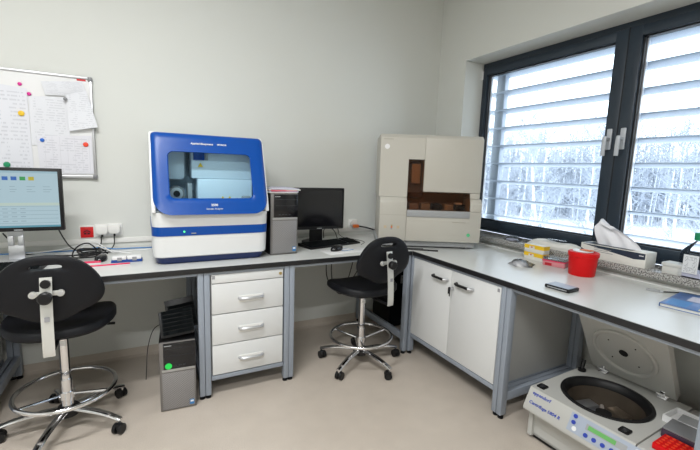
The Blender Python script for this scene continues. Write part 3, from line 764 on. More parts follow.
for x, z, lb in ((-2.664, .890, 'boxy white plug in the socket next to the red one'), (-2.597, .893, 'boxy white plug in the socket nearest the blue analyser')):
    t = thing('power_plug', lb, 'plug', (x, -.0133, z))
    MB().prism([(-.033, .026), (.033, .026), (.033, -.012), (.022, -.028), (-.022, -.028), (-.033, -.012)], 'y', -.038, 0, 'plaster_plastic', bev=.004).build('body', t)
    MB().cyl((0, -.022, -.027), (0, -.026, -.045), .006, 'black', n=10).build('strain_relief', t)
socket('white wall socket with an orange plug right of the black monitor', -.845, .862)
t = thing('power_plug', 'orange and white round plug right of the black monitor', 'plug', (-.850, -.0133, .868))
MB().lathe([(.030, 0), (.034, -.012), (.030, -.026)], (0, 0, .006), 'plaster_plastic', axis='y', n=20).build('adapter', t)
MB().box((-.018, -.056, -.030), (.034, -.0265, -.004), 'orange', bev=.005).build('body', t)
# trunking line on wall
o = MB().box((RX, -.012, .800), (-.003, 0, .832), 'plaster_plastic', bev=.002).build('trim_2'); struct(o, 'white cable trunking strip low on the back wall')

# ------------------------------------------------------------------ small items on left bench
t = thing('tube_rack', 'blue tray with white clips left of the blue analyser', 'tube rack', (-2.515, -.462, H), math.radians(-2))
MB().box((-.075, -.022, 0), (.075, .022, .016), 'rack_blue', bev=.003).build('tray', t)
for sx in (-.036, .036): MB().box((sx-.034, -.025, .0165), (sx+.034, .022, .034), 'white', bev=.003).box((sx-.010, -.0262, .010), (sx+.012, -.0252, .030), 'grey_print').build('clip', t)
MB().box((-.078, -.012, .0), (-.0755, .012, .006), 'rack_blue').build('tab', t)
for (x, y, l, mt, a, lb) in ((-2.685, -.45, .09, 'pink_red', 0, 'short pink plastic strip left of the black mouse'), (-2.60, -.535, .20, 'pink_red', 3, 'long pink plastic strip in front of the black mouse')):
    t = thing('plastic_strip', lb, 'plastic strip', (x, y, H), math.radians(a))
    MB().box((-l/2, -.016, 0), (l/2, .016, .005), 'white', bev=.001).build('strip', t); MB().box((-l/2, -.018, .0052), (l/2, -.006 if l > .15 else .014, .011), mt, bev=.002).build('coloured_edge', t)

# ------------------------------------------------------------------ whiteboard
wb = thing('whiteboard', 'whiteboard covered with pinned papers at the left edge of the picture', 'whiteboard', (-3.15, 0, 1.5))
bx0, bx1, bz0, bz1 = -3.62, -2.676, 1.213, 1.815
under(wb, MB().box((bx0, -.014, bz0), (bx1, -.002, bz1), 'white'), 'panel')
f = MB()
for a, b_ in (((bx0, bz1-.012), (bx1, bz1)), ((bx0, bz0), (bx1, bz0+.018)), ((bx1-.012, bz0), (bx1, bz1)), ((bx0, bz0), (bx0+.012, bz1))): f.box((a[0], -.022, a[1]), (b_[0], -.001, b_[1]), 'alu', bev=.002)
under(wb, f, 'frame')
for z in (bz1-.010, bz0+.010): under(wb, MB().box((bx1-.020, -.026, z-.012), (bx1+.003, 0, z+.012), 'grey_plastic', bev=.003), 'corner_cap')
under(wb, MB().box((bx1-.075, -.0155, bz1-.024), (bx1-.030, -.0142, bz1-.013), 'red'), 'maker_mark')
def sheet(label, P, m, curl=0., y=-.0165, th=.0008):
    # P: four corners (x,z) tl,tr,br,bl
    n = 8; mb = MB(); R = []
    for side in (0,):
        G = []
        for j in range(n+1):
            row = []
            for i in range(n+1):
                u, v = i/n, j/n
                x = (P[0][0]*(1-u)+P[1][0]*u)*(1-v)+(P[3][0]*(1-u)+P[2][0]*u)*v; z = (P[0][1]*(1-u)+P[1][1]*u)*(1-v)+(P[3][1]*(1-u)+P[2][1]*u)*v
                row.append((x, y-curl*(v**2)*(.4+.6*u)-abs(curl)*.15*math.sin(u*PI), z))
            G.append(row)
        for off in (0, th):
            V = [[mb.bm.verts.new((p[0], p[1]-off, p[2])) for p in r] for r in G]; R.append(V)
    i0 = mb.mi(m)
    for V in R:
        for j in range(n):
            for i in range(n):
                ff = mb.bm.faces.new((V[j][i], V[j][i+1], V[j+1][i+1], V[j+1][i])); ff.material_index = i0; ff.smooth = True
    A, B = R; edge = [(0, i) for i in range(n)]+[(i, n) for i in range(n)]+[(n, n-i) for i in range(n)]+[(n-i, 0) for i in range(n)]
    for k in range(len(edge)):
        a = edge[k]; b2 = edge[(k+1) % len(edge)]
        ff = mb.bm.faces.new((A[a[0]][a[1]], A[b2[0]][b2[1]], B[b2[0]][b2[1]], B[a[0]][a[1]])); ff.material_index = i0
    o = mb.build('paper_sheet'); tag(o, label, 'paper sheet'); return o
sheet('printed sheet at the left of the whiteboard under the yellow magnet', [(-3.14, 1.73), (-2.99, 1.715), (-2.985, 1.222), (-3.14, 1.205)], 'paper_big')
sheet('text sheet in the middle of the whiteboard under the pink magnet', [(-2.985, 1.675), (-2.80, 1.69), (-2.80, 1.41), (-2.985, 1.40)], 'paper_text', y=-.0175)
sheet('table printout at the bottom right of the whiteboard between the blue and red magnets', [(-2.962, 1.455), (-2.693, 1.472), (-2.690, 1.242), (-2.955, 1.235)], 'paper_table', y=-.0190)
sheet('tilted text sheet at the upper right of the whiteboard sticking over the frame', [(-2.81, 1.70), (-2.705, 1.735), (-2.655, 1.525), (-2.800, 1.492)], 'paper_text', curl=.018, y=-.0270)
sheet('folded-over sheet at the top right held by the black magnet', [(-2.920, 1.762), (-2.722, 1.785), (-2.700, 1.700), (-2.905, 1.690)], 'paper_text', curl=-.02, y=-.0330)
mags = ((-3.019, 1.737, 'magenta', 'purple-pink round magnet highest on the whiteboard', .010, -.0145), (-2.98, 1.687, 'magenta', 'pink round magnet below and right of the highest one', .010, -.0185), (-3.022, 1.575, 'yellow', 'large yellow round magnet on the left sheet', .015, -.018), (-2.809, 1.675, 'grey_plastic', 'dark grey round magnet on the folded sheet', .0105, -.0395), (-2.935, 1.431, 'magnet_blue', 'blue round magnet on the table printout', .011, -.0205), (-2.724, 1.418, 'orange_red', 'red round magnet near the right edge of the whiteboard', .014, -.0205), (-3.105, 1.283, 'green', 'green round magnet just above the lit monitor', .016, -.018))
for x, z, m, lb, r, y in mags:
    o = MB().lathe([(r, 0), (r*1.0, -.004), (r*.8, -.0075), (r*.3, -.0085)], (0, 0, 0), m, axis='y', n=20).build('round_magnet'); o.location = (x, y, z); tag(o, lb, 'magnet')

# ------------------------------------------------------------------ beige analyser (turned 28 deg)
ba = thing('genetic_analyser', 'large beige corner-placed analyser with brown tinted tray cover', 'laboratory analyser', (-.617, -.718, H), math.radians(-28.5))
# local: x right, y depth (back), z up; front y=0
w2 = .375
MB().box((-w2+.012, .03, .012), (w2-.02, .49, .052), 'mid_grey', bev=.004).build('plinth', ba)
f = MB()
for sx in (-w2+.07, w2-.09):
    for yy in (.08, .43): f.cyl((sx, yy, 0), (sx, yy, .014), .022, 'black', n=14)
f.build('feet', ba)
# lower body with a projecting sloped shoulder
MB().prism([(.0, .054), (.0, .300), (.0, .335), (.030, .368), (.52, .368), (.52, .054)], 'x', -w2+.026, -.155, 'beige', bev=.004).build('left_base', ba)
MB().prism([(.0, .054), (.0, .265), (.0, .278), (.52, .278), (.52, .054)], 'x', -.1545, w2+.008, 'beige', bev=.004).build('lower_body', ba)
f = MB().prism([(.0, .279), (.0, .335), (.030, .368), (.52, .368), (.52, .279)], 'x', .300, w2+.008, 'beige', bev=.004); f.build('right_shoulder', ba)
f = MB(); f.prism([(.030, .369), (.030, .79), (.06, .815), (.52, .815), (.52, .369)], 'x', -w2+.018, -.155, 'beige'); f.prism([(.030, .640), (.030, .79), (.06, .815), (.52, .815), (.52, .640)], 'x', -.1549, -.0415, 'beige'); f.build('left_column', ba)
f = MB(); f.prism([(.026, .412), (.026, .79), (.055, .815), (.52, .815), (.52, .412)], 'x', -.040, w2-.004, 'beige', bev=.005); f.build('hinged_door', ba)
f = MB(); f.box((.300, .031, .369), (w2-.004, .52, .411), 'beige', bev=.003); f.build('right_filler', ba)
# interior
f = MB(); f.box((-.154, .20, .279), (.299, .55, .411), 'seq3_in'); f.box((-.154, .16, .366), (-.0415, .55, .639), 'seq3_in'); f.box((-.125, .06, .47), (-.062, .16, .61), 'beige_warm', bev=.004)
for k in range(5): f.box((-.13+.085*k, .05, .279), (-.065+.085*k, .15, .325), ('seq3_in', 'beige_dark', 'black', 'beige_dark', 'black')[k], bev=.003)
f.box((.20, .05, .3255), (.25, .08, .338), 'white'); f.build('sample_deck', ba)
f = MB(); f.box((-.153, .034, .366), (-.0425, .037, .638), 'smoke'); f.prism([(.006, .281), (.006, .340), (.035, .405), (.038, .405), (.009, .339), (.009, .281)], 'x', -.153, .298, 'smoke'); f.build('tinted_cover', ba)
MB().box((-.153, -.008, .232), (.298, .005, .280), 'mid_grey', bev=.002).build('tray_front', ba)
MB().box((-.1535, -.001, .205), (.2985, .0, .231), 'beige').box((.175, -.0022, .198), (.275, -.0012, .203), 'beige_dark').build('lower_strip', ba)
f = MB(); f.box((-.346, -.0012, .240), (-.158, .0005, .242), 'beige_dark'); f.build('panel_joint', ba)
f = MB(); f.cyl((.298, -.0005, .110), (.298, -.003, .110), .0125, 'green_dot2', n=20); f.build('round_sticker', ba)
f = MB(); f.cyl((-.312, .0295, .725), (-.312, .027, .725), .018, 'white', n=20); f.build('white_sticker', ba)
f = MB()
for k, xx in enumerate((-.305, -.258, -.212)):
    if k == 1: f.box((xx-.006, -.0015, .145), (xx+.006, -.0003, .157), 'orange', bev=.0004); f.box((xx-.006, -.0015, .160), (xx+.006, -.0003, .168), 'brass'); f.box((xx-.006, -.0015, .134), (xx+.006, -.0003, .142), 'grey_print')
    else: f.box((xx-.010, -.0012, .142), (xx+.010, -.0003, .162), 'beige_warm')
f.build('indicator_lights', ba)
f = MB(); f.box((-.34, .0288, .775), (-.27, .0298, .780), 'beige_dark'); f.build('maker_mark', ba)
# black lead / tray lying in front of it
cable('black flat cable lying on the worktop in front of the beige analyser', [(-.90, -.63, hz), (-.82, -.67, hz), (-.74, -.72, hz), (-.68, -.77, hz), (-.60, -.83, hz)], .007, 'black')
cable('second black cable curling out from under the beige analyser', [(-.92, -.58, hz), (-.86, -.64, hz), (-.76, -.68, hz), (-.66, -.74, hz)], .006, 'black')

# black cabinet below the corner
cb = thing('equipment_case', 'black equipment case with a grey socket plate under the bench corner', 'equipment case', (-.50, -.30, 0))
MB().box((-.13, 0, .01), (.17, .26, .64), 'black', bev=.006).build('body', cb)
MB().box((-.12, -.005, .02), (.16, -.0005, .62), 'grey_plastic' if False else 'black_fabric', bev=.003).build('front_grille', cb)
f = MB(); f.box((-.030, -.013, .385), (.008, -.0055, .455), 'mid_grey', bev=.004)
for z in (.405, .435):
    for xx in (-.018, -.004): f.box((xx-.002, -.0145, z-.006), (xx+.002, -.0132, z+.006), 'black')
f.build('socket_plate', cb)
f = MB()
for sx in (-.1, .14):
    for yy in (.03, .23): f.cyl((sx, yy, 0), (sx, yy, .012), .015, 'black', n=12)
f.build('feet', cb)

# ------------------------------------------------------------------ stools
def make_stool(label, loc, base_rz):
    t = thing('laboratory_stool', label, 'stool', loc, 0)
    # seat (faces +y; backrest at -y)
    R = []
    def sp(th, k):   # seat outline
        c, s_ = math.cos(th), math.sin(th); n = 3.0
        rr = (abs(c)**n+abs(s_)**n)**(-1/n); x = .225*rr*c; y = .205*rr*s_
        if y < 0: x *= 1-.12*(-y/.2)
        return x*k, y*k
    for z, k in ((-.022, .80), (-.018, .93), (-.004, 1.0), (.014, 1.0), (.026, .965), (.031, .90), (.028, .70), (.024, .4), (.022, .1)):
        ring_ = []
        for i in range(40):
            th = 2*PI*i/40; x, y = sp(th, k)
            dz = -.022*max(0, (y-.10)/.1)**2+.016*(abs(x)/.22)**2*(1 if z > 0 else .6)
            ring_.append((x, y, .545+z+dz))
        R.append(ring_)
    MB().rings(R, 'pu_black').build('seat', t)
    # backrest
    def bo(th):
        c, s_ = math.cos(th), math.sin(th)
        # outline around slot centre (0,.085): dome top, widest below middle, tapering bottom
        return c, s_
    outl = [(.88*a_, b_-.003) for a_, b_ in ((0, .142), (.07, .136), (.13, .113), (.18, .073), (.217, .02), (.229, -.03), (.215, -.070), (.18, -.098), (.13, -.118), (.09, -.138), (.05, -.152), (0, -.156))]
    full = outl+[(-x, z) for x, z in outl[-2:0:-1]]
    sm = [(p.x, p.z) for p in smooth_path([(x, 0, z) for x, z in full]+[(full[0][0], 0, full[0][1])], 3)][:-1]
    # resample so slot ring matches by angle from slot centre
    sc = (0, .088); N = len(sm)
    slot = []
    for x, z in sm:
        a = math.atan2(z-sc[1], x-sc[0]); c, s_ = math.cos(a), math.sin(a); e = 4.
        rr = ((abs(c)/.056)**e+(abs(s_)/.011)**e)**(-1/e); slot.append((sc[0]+rr*c, sc[1]+rr*s_))
    def bp(x, z, off):
        return (x, -.235+.38*x*x*1.0+off-.16*(z)*.6, .785+z)
    def rg(t_, off): return [bp(a[0]*(1-t_)+b_[0]*t_, a[1]*(1-t_)+b_[1]*t_, off) for a, b_ in zip(slot, sm)]
    rr = [rg(0, -.012), rg(.12, -.017), rg(.5, -.018), rg(.85, -.016), rg(.96, -.012), rg(1., -.002), rg(.99, .010), rg(.93, .019), rg(.8, .024), rg(.5, .027), rg(.12, .022), rg(0, .016)]
    MB().rings(rr, 'pu_black', cap=False, loop=True).build('backrest', t)
    # back band: flat steel strip from under the seat up behind the backrest
    MB().tube(smooth_path([(0, -.05, .505), (0, -.20, .500), (0, -.27, .505), (0, -.292, .515)], 4), .009, 'black', n=8).build('back_bar', t)
    path = smooth_path([(0, -.297, .503), (0, -.299, .515), (0, -.300, .535), (0, -.297, .60), (0, -.288, .70), (0, -.272, .80), (0, -.265, .835)], 5)
    R = []
    for i, p in enumerate(path):
        a = path[max(i-1, 0)]; b_ = path[min(i+1, len(path)-1)]; d = (b_-a).normalized(); nrm = Vector((0, -d.z, d.y)); h = .0025
        R.append([p+Vector((-.021, 0, 0))+nrm*h, p+Vector((.021, 0, 0))+nrm*h, p+Vector((.021, 0, 0))-nrm*h, p+Vector((-.021, 0, 0))-nrm*h])
    MB().rings(R, 'band_steel', smooth=False).build('back_band', t)
    b = MB(); b.box((-.052, -.262, .754), (.052, -.254, .774), 'band_steel', bev=.002)
    for sx in (-1, 1): b.cyl((sx*.047, -.258, .764), (sx*.047, -.270, .764), .014, 'band_steel', n=18); b.cyl((sx*.047, -.270, .764), (sx*.047, -.274, .764), .008, 'alu', n=10)
    b.build('backrest_bracket', t)
    b = MB(); b.lathe([(.010, -.270), (.012, -.285), (.024, -.292), (.026, -.316), (.020, -.322)], (0, 0, .758), 'black', axis='y', n=18); b.cyl((0, -.275, .81), (0, -.285, .81), .018, 'black', n=12); b.build('adjusting_knob', t)
    MB().box((-.008, -.3005, .655), (.010, -.299, .675), 'grey_print').build('sticker', t)
    # mechanism, lever, column
    b = MB(); b.box((-.07, -.09, .492), (.07, .07, .521), 'black', bev=.006); b.build('seat_mechanism', t)
    b = MB(); b.tube([(.05, .02, .505), (.12, .025, .500), (.18, .03, .495)], .005, 'black', n=8); b.tube([(.17, .03, .496), (.215, .033, .492)], .010, 'black', n=10, sy=.6); b.build('height_lever', t)
    b = MB(); b.cyl((0, 0, .47), (0, 0, .497), .019, 'black'); b.build('column_collar', t)
    b = MB(); b.cyl((0, 0, .25), (0, 0, .47), .0215, 'chrome', n=24); b.cyl((0, 0, .10), (0, 0, .255), .027, 'chrome', n=24); b.build('column', t)
    b = MB(); b.box((-.012, -.0222, .43), (.012, -.0205, .455), 'white'); b.build('column_label', t)
    # foot ring
    b = MB(); b.tube([(.208*math.cos(2*PI*k/48), .208*math.sin(2*PI*k/48), .200) for k in range(48)], .0105, 'chrome', n=10, closed=True)
    for k in range(3):
        a = base_rz+1.0+2*PI*k/3; b.cyl((.03*math.cos(a), .03*math.sin(a), .175), (.203*math.cos(a), .203*math.sin(a), .198), .0075, 'chrome', n=8)
    b.cyl((0, 0, .155), (0, 0, .19), .034, 'chrome', n=24); b.build('foot_ring', t)
    # star base
    b = MB(); b.lathe([(.045, .065), (.050, .075), (.050, .105), (.035, .115)], (0, 0, 0), 'black', n=24); b.build('hub', t)
    for k in range(5):
        a = base_rz+2*PI*k/5; c, s_ = math.cos(a), math.sin(a)
        P = []; rad = []
        for j in range(9):
            u = j/8; r_ = .04+.245*u; z = .098-.002*u-.030*u**3.0; P.append((r_*c, r_*s_, z)); rad.append(.021*(1-.25*u))
        b = MB(); b.tube(P, rad, 'chrome', n=12, sy=.62); b.build('base_arm', t)
        ca = MB(); ex, ey = .278*c, .278*s_; q = a+.8*k
        ca.cyl((ex, ey, .045), (ex, ey, .07), .007, 'chrome', n=8)
        ux, uy = math.cos(q), math.sin(q); ox, oy = -uy*.010, ux*.010
        for sg in (-1, 1): ca.cyl((ex+ox+sg*ux*.006, ey+oy+sg*uy*.006, .0255), (ex+ox+sg*ux*.022, ey+oy+sg*uy*.022, .0255), .025, 'black', n=18)
        ca.box((ex+ox-.016, ey+oy-.016, .024), (ex+ox+.016, ey+oy+.016, .052), 'black', bev=.006)
        ca.build('caster', t)
    return t
st1 = make_stool('black laboratory stool with chrome foot ring nearest the camera, left', (-2.80, -.69, 0), 0)
def stool_place(t, loc, head, base_deg):
    t.location = loc; t.rotation_euler = (0, 0, math.radians(head-90))
    # base turns freely: rotate the base parts against the seat
    off = math.radians(base_deg)-math.radians(head-90)
    for c in t.children:
        if c.name.split('.')[0] in ('base_arm', 'caster', 'foot_ring', 'hub'): c.rotation_euler = (0, 0, off)
st2 = dup(st1, 'black laboratory stool standing before the gap right of the drawer unit')
stool_place(st1, (-2.79, -.688, 0), 90, 37); stool_place(st2, (-1.135, -.715, 0), 95, 68)

# ------------------------------------------------------------------ centrifuge
cf = thing('centrifuge', 'beige floor-standing centrifuge with open lid under the window bench', 'centrifuge', (-.742, -1.745, 0), math.radians(2))
# local: x = depth to the wall, y = along the front (negative to the right)
top = .280; D = .52; L = .72
f = MB()
prof = [(.03, .02), (.03, .155), (-.030, .185), (-.034, .195), (.0, top), (D, top), (D, .02)]
# body as shell with a round opening: build front/back profile solid below, and top ring plate
bc_ = (.235, -.232); br_ = .180
f.prism([(.03, .02), (.03, .155), (-.044, .176), (-.046, .190), (.0, top-.002), (D, top-.002), (D, .02)], 'y', -L, -.47, 'cf', bev=.004)
f.prism([(.03, .02), (.03, .155), (-.044, .176), (-.046, .190), (.0, top-.002), (.004, top-.002), (.012, .16), (.04, .02)], 'y', -.466, 0, 'cf')
f.box((.01, -.022, .02), (D, 0, top-.002), 'cf'); f.box((D-.04, -.466, .02), (D, 0, top-.002), 'cf'); f.box((.03, -.466, .02), (D, 0, .03), 'cf')
n = 48; inner = [(bc_[0]+br_*1.0*math.cos(2*PI*k/n), bc_[1]+br_*math.sin(2*PI*k/n)) for k in range(n)]
def sqp(a):
    c, s_ = math.cos(a), math.sin(a); hx0, hx1, hy0, hy1 = -bc_[0], D-bc_[0], -.466-bc_[1], 0-bc_[1]
    tt = []
    if c > 1e-6: tt.append(hx1/c)
    if c < -1e-6: tt.append(hx0/c)
    if s_ > 1e-6: tt.append(hy1/s_)
    if s_ < -1e-6: tt.append(hy0/s_)
    r_ = min(tt); return (bc_[0]+r_*c, bc_[1]+r_*s_)
angs = sorted(set([2*PI*k/n for k in range(n)]+[math.atan2(v-bc_[1], u-bc_[0]) % (2*PI) for u in (0, D) for v in (-.466, 0)]))
ino = [(bc_[0]+br_*math.cos(a), bc_[1]+br_*math.sin(a)) for a in angs]; oo = [sqp(a) for a in angs]
f.rings([[(u, v, top-.012) for u, v in ino], [(u, v, top) for u, v in ino], [(u, v, top) for u, v in oo], [(u, v, top-.012) for u, v in oo]], 'cf', cap=False, smooth=False, loop=True)
body = f.build('body', cf)
f = MB(); f.box((.032, -L+.02, .006), (D-.02, -.02, .0195), 'black'); f.build('base_plate', cf)
f = MB(); rprof = [(br_+.012, top+.0005), (br_+.010, top+.006), (br_-.004, top+.007), (br_-.018, top-.006), (br_-.022, top-.03)]
f.rings([[(bc_[0]+r_*math.cos(2*PI*k/48), bc_[1]+r_*math.sin(2*PI*k/48), z) for k in range(48)] for r_, z in rprof], 'black', cap=False); f.build('rubber_seal', cf)
f = MB(); f.rings([[(bc_[0]+r_*math.cos(2*PI*k/48), bc_[1]+r_*math.sin(2*PI*k/48), z) for k in range(48)] for r_, z in ((br_-.022, top-.03), (br_-.030, .20), (br_-.05, .09), (br_-.07, .07), (.001, .07))], 'bowl', cap=False); bowl = f.build('bowl', cf)
f = MB(); c = (bc_[0], bc_[1], 0)
f.cyl((c[0], c[1], .07), (c[0], c[1], .19), .02, 'rotor', n=20); f.cyl((c[0], c[1], .19), (c[0], c[1], .205), .034, 'black', n=20)
for k in range(4):
    a = .5+PI/2*k; ca_, sa = math.cos(a), math.sin(a); f.tube([(c[0]+.02*ca_, c[1]+.02*sa, .16), (c[0]+.15*ca_, c[1]+.15*sa, .16)], [.014, .010], 'rotor', n=8)
rotor = f.build('rotor', cf)
for k in range(4):
    a = .5+PI/4+PI/2*k; ca_, sa = math.cos(a), math.sin(a)
    f = MB(); f.box((-.032, -.045, .11), (.032, .045, .195), ('rotor', 'bowl')[k % 2], bev=.006); f.rot((0, 0, a)).move((c[0]+.095*ca_, c[1]+.095*sa, 0)); f.build('bucket', rotor)
# black latch pads
for (u, v) in ((.045, -.033), (.045, -.405)): MB().box((u-.022, v-.020, top), (u+.022, v+.020, top+.005), 'black', bev=.006).box((u-.012, v-.008, top+.0045), (u+.012, v+.008, top+.007), 'gap', bev=.001).build('lid_latch', cf)
# sloped front control panel
sa_ = math.atan2(top-.192, .046)    # slope of the front face
def fp(s_, v, off=0):  # s_ along slope from bottom (0) to top (1); v = y
    x = -.046+.046*s_; z = .190+(top-.002-.190)*s_; nx, nz = -math.sin(sa_), math.cos(sa_)
    return (x+nx*off, v, z+nz*off)
def panel(nm, s0, s1, v0, v1, m, off0=.0003, off1=.002, par=None):
    P = [fp(s0, v0, off0), fp(s0, v1, off0), fp(s1, v1, off0), fp(s1, v0, off0)]; Q = [fp(s0, v0, off1), fp(s0, v1, off1), fp(s1, v1, off1), fp(s1, v0, off1)]
    mb = MB(); mb.rings([P, Q], m, smooth=False); return mb.build(nm, par or cf)
cp = panel('control_panel', .10, .92, -.49, -.215, 'cf_panel')
panel('display', .50, .76, -.445, -.285, 'mid_grey', .002, .003, cp); panel('display_screen', .54, .72, -.405, -.295, 'lcd', .003, .0036, cp)
for s_, v in ((.80, -.235), (.52, -.235), (.28, -.295), (.28, -.330), (.28, -.365), (.28, -.400), (.28, -.475)):
    p = Vector(fp(s_, v, .002)); q = Vector(fp(s_, v, .006)); MB().cyl(p, q, .009, 'blue_print', n=14).build('button', cp)
for s_, v in ((.75, -.480), (.28, -.245)): MB().cyl(Vector(fp(s_, v, .002)), Vector(fp(s_, v, .004)), .010, 'white', n=14).build('button', cp)
rtx = Matrix(((0, -math.cos(sa_), -math.sin(sa_)), (-1, 0, 0), (0, math.sin(sa_), 0)))
def ftext(s, sz, s_, v, shear=0):
    ex = Vector((0, -1, 0)); nz = Vector((-math.sin(sa_), 0, math.cos(sa_))); ey = nz.cross(ex)
    M = Matrix((ex, ey, nz)).transposed()
    t = text('lettering', s, sz, 'blue_print', cf, fp(s_, v, .001), M.to_euler(), bold=True, align='LEFT', shear=shear)
ftext('eppendorf', .022, .80, -.022); ftext('Centrifuge 5804 R', .021, .33, -.020, .15)
f = MB().box((-.0, -.5005, .03), (.03, -.4985, .18), 'gap'); 
# lid, hinged at the back, leaning open
lidw = .385; lt = .50; la = math.radians(31)
ld = bpy.data.objects.new('lid', None)
f = MB()
def lp_(u, v, off): # u along y (0..-lidw), v up along lid, off: + toward inside (camera side)
    hx = .49; hz_ = top+.012
    return (hx-math.sin(la)*v-math.cos(la)*off, -.030-u, hz_+math.cos(la)*v-math.sin(la)*off)
def lidbox(u0, u1, v0, v1, o0, o1, m, mb):
    tmp = bmesh.new(); V = [tmp.verts.new(lp_(u, v, o)) for o in (o0, o1) for (u, v) in ((u0, v0), (u1, v0), (u1, v1), (u0, v1))]
    for q in ((0, 1, 2, 3), (4, 7, 6, 5), (0, 4, 5, 1), (1, 5, 6, 2), (2, 6, 7, 3), (3, 7, 4, 0)): tmp.faces.new([V[i] for i in q])
    bmesh.ops.recalc_face_normals(tmp, faces=tmp.faces); bmesh.ops.bevel(tmp, geom=tmp.edges[:], offset=min(.004, abs(o1-o0)*.3), segments=2, profile=.5, affect='EDGES'); mb.merge(tmp, m, True)
lidbox(0, lidw, 0, lt-.02, -.045, 0, 'cf', f)
lid = f.build('lid', cf)
f = MB(); cc = (lidw/2-.005, .205); rings_ = []
for r_, o in ((0.148, .0005), (0.146, .010), (0.138, .013), (0.130, .010), (0.126, .001), (0.118, .0005)):
    rings_.append([lp_(cc[0]+r_*math.cos(2*PI*k/48), cc[1]+r_*math.sin(2*PI*k/48), o) for k in range(48)])
f.rings(rings_, 'cf', cap=False); f.build('lid_rib', lid)
f = MB(); f.rings([[lp_(cc[0]+.020*math.cos(2*PI*k/24), cc[1]+.020*math.sin(2*PI*k/24), o) for k in range(24)] for o in (.0005, .004)], 'black'); f.build('sight_hole', lid)
f = MB()
for k in range(4):
    a = PI/4+PI/2*k; f.rings([[lp_(cc[0]+.085*math.cos(a)+.0035*math.cos(2*PI*j/8), cc[1]+.085*math.sin(a)+.0035*math.sin(2*PI*j/8), o) for j in range(8)] for o in (.0005, .003)], 'black')
f.build('screws', lid)
f = MB(); lidbox(lidw-.05, lidw-.038, lt-.075, lt-.055, .0005, .012, 'grey_plastic', f); lidbox(.03, .042, lt-.075, lt-.055, .0005, .012, 'grey_plastic', f); f.build('latch_hook', lid)
for u in (.045, lidw-.07):
    f = MB(); p = lp_(u, .0, .0); f.box((p[0]-.028, p[1]-.04, top), (p[0]+.012, p[1]+.0, top+.012), 'chrome', bev=.003); f.cyl((p[0]-.012, p[1]-.045, top+.018), (p[0]-.012, p[1]+.005, top+.018), .009, 'chrome', n=12)
    f.box((p[0]-.02, p[1]-.03, top+.012), (p[0]+.0, p[1]-.01, top+.04), 'chrome', bev=.003); f.build('hinge', cf)
f = MB(); f.cyl((.395, -.028, top), (.395, -.028, top+.012), .02, 'black', n=14); f.cyl((.395, -.028, top+.012), (.41, -.026, top+.06), .010, 'black', n=12); f.build('gas_spring', cf)

# items on the centrifuge's right shoulder
def on_cf(name, label, cat, u, v, rz=0, group=None, dz=0):
    a = math.radians(2); x = -.742+u*math.cos(a)-v*math.sin(a); y = -1.745+u*math.sin(a)+v*math.cos(a)
    return thing(name, label, cat, (x, y, top+dz), a+rz, group)
t = on_cf('tube_rack', 'bright red perforated tube rack on the right shoulder of the centrifuge', 'tube rack', .085, -.55)
f = MB(); f.box((-.055, -.085, 0), (.055, .045, .024), 'red_vivid', bev=.003); f.build('base', t)
f = MB()
for i in range(5):
    for j in range(6): f.cyl((-.042+.021*i, -.07+.020*j, .0243), (-.042+.021*i, -.07+.020*j, .0255), .0065, 'orange_red', n=8)
f.build('holes', t)
t = on_cf('storage_box', 'flat dark grey box with plum sides lying beside the red rack', 'box', .205, -.55, .05)
MB().box((-.055, -.065, 0), (.055, .065, .034), 'plum', bev=.003).build('box', t); MB().box((-.054, -.064, .0345), (.054, .064, .042), 'grey_plastic', bev=.003).build('lid', t)
t = on_cf('paper_tray', 'white wire-edged tray with papers behind the dark grey box', 'tray', .335, -.515, -.05)
f = MB(); f.box((-.062, -.09, 0), (.062, .07, .004), 'white'); f.box((-.062, -.09, .004), (-.058, .07, .03), 'white'); f.box((.058, -.09, .004), (.062, .07, .03), 'white'); f.box((-.058, -.09, .004), (.058, -.086, .03), 'white'); f.box((-.058, .066, .004), (.058, .07, .03), 'white'); f.build('tray', t)
t = on_cf('notepad', 'small notepad with grey cover lying in the white tray', 'notepad', .335, -.525, .1, dz=.0045)
MB().box((-.035, -.055, 0), (.035, .04, .018), 'white', bev=.001).build('pages', t); MB().box((-.035, -.055, .0185), (.035, .04, .021), 'mid_grey').build('cover', t)
t = on_cf('bottle', 'dark bottle with red cap standing by the right hinge of the lid', 'bottle', .45, -.56)
MB().lathe([(.028, 0), (.030, .01), (.030, .05), (.014, .07), (.014, .08)], (0, 0, 0), 'black', n=20).build('body', t); MB().cyl((0, 0, .0805), (0, 0, .10), .017, 'red_dark').build('cap', t)
# something red behind
t = thing('waste_bin', 'dark red bin deep in the shade right of the centrifuge lid', 'bin', (-.115, -2.295, 0))
MB().lathe([(.060, 0), (.066, .02), (.072, .32), (.077, .335), (.07, .335)], (0, 0, 0), 'red_dark', n=24).build('body', t)

# ------------------------------------------------------------------ things on the window bench
t = thing('zip_bag', 'crumpled clear zip bag of small grey parts on the window bench', 'bag', (-.375, -1.330, H), .9)
rb = random.Random(11)
def blob(rx, ry, rz_, m, cx_=0, cy_=0, amp=.25, n=18, k=7, seed=1):
    r_ = random.Random(seed); f = MB(); R = []
    ph = [r_.uniform(0, 6.28) for _ in range(6)]
    for j in range(k):
        v = j/(k-1); z = rz_*v; s_ = math.sqrt(max(0, 1-(v*.98)**2))
        R.append([(cx_+rx*s_*math.cos(2*PI*i/n)*(1+amp*math.sin(3*2*PI*i/n+ph[0]+v*2)), cy_+ry*s_*math.sin(2*PI*i/n)*(1+amp*math.sin(2*2*PI*i/n+ph[1]+v*3)), z*(1+.3*amp*math.sin(4*2*PI*i/n+ph[2]))) for i in range(n)])
    return f.rings(R, m)
blob(.052, .055, .028, 'bagfill', 0, 0, .25, seed=2).build('small_parts', t)
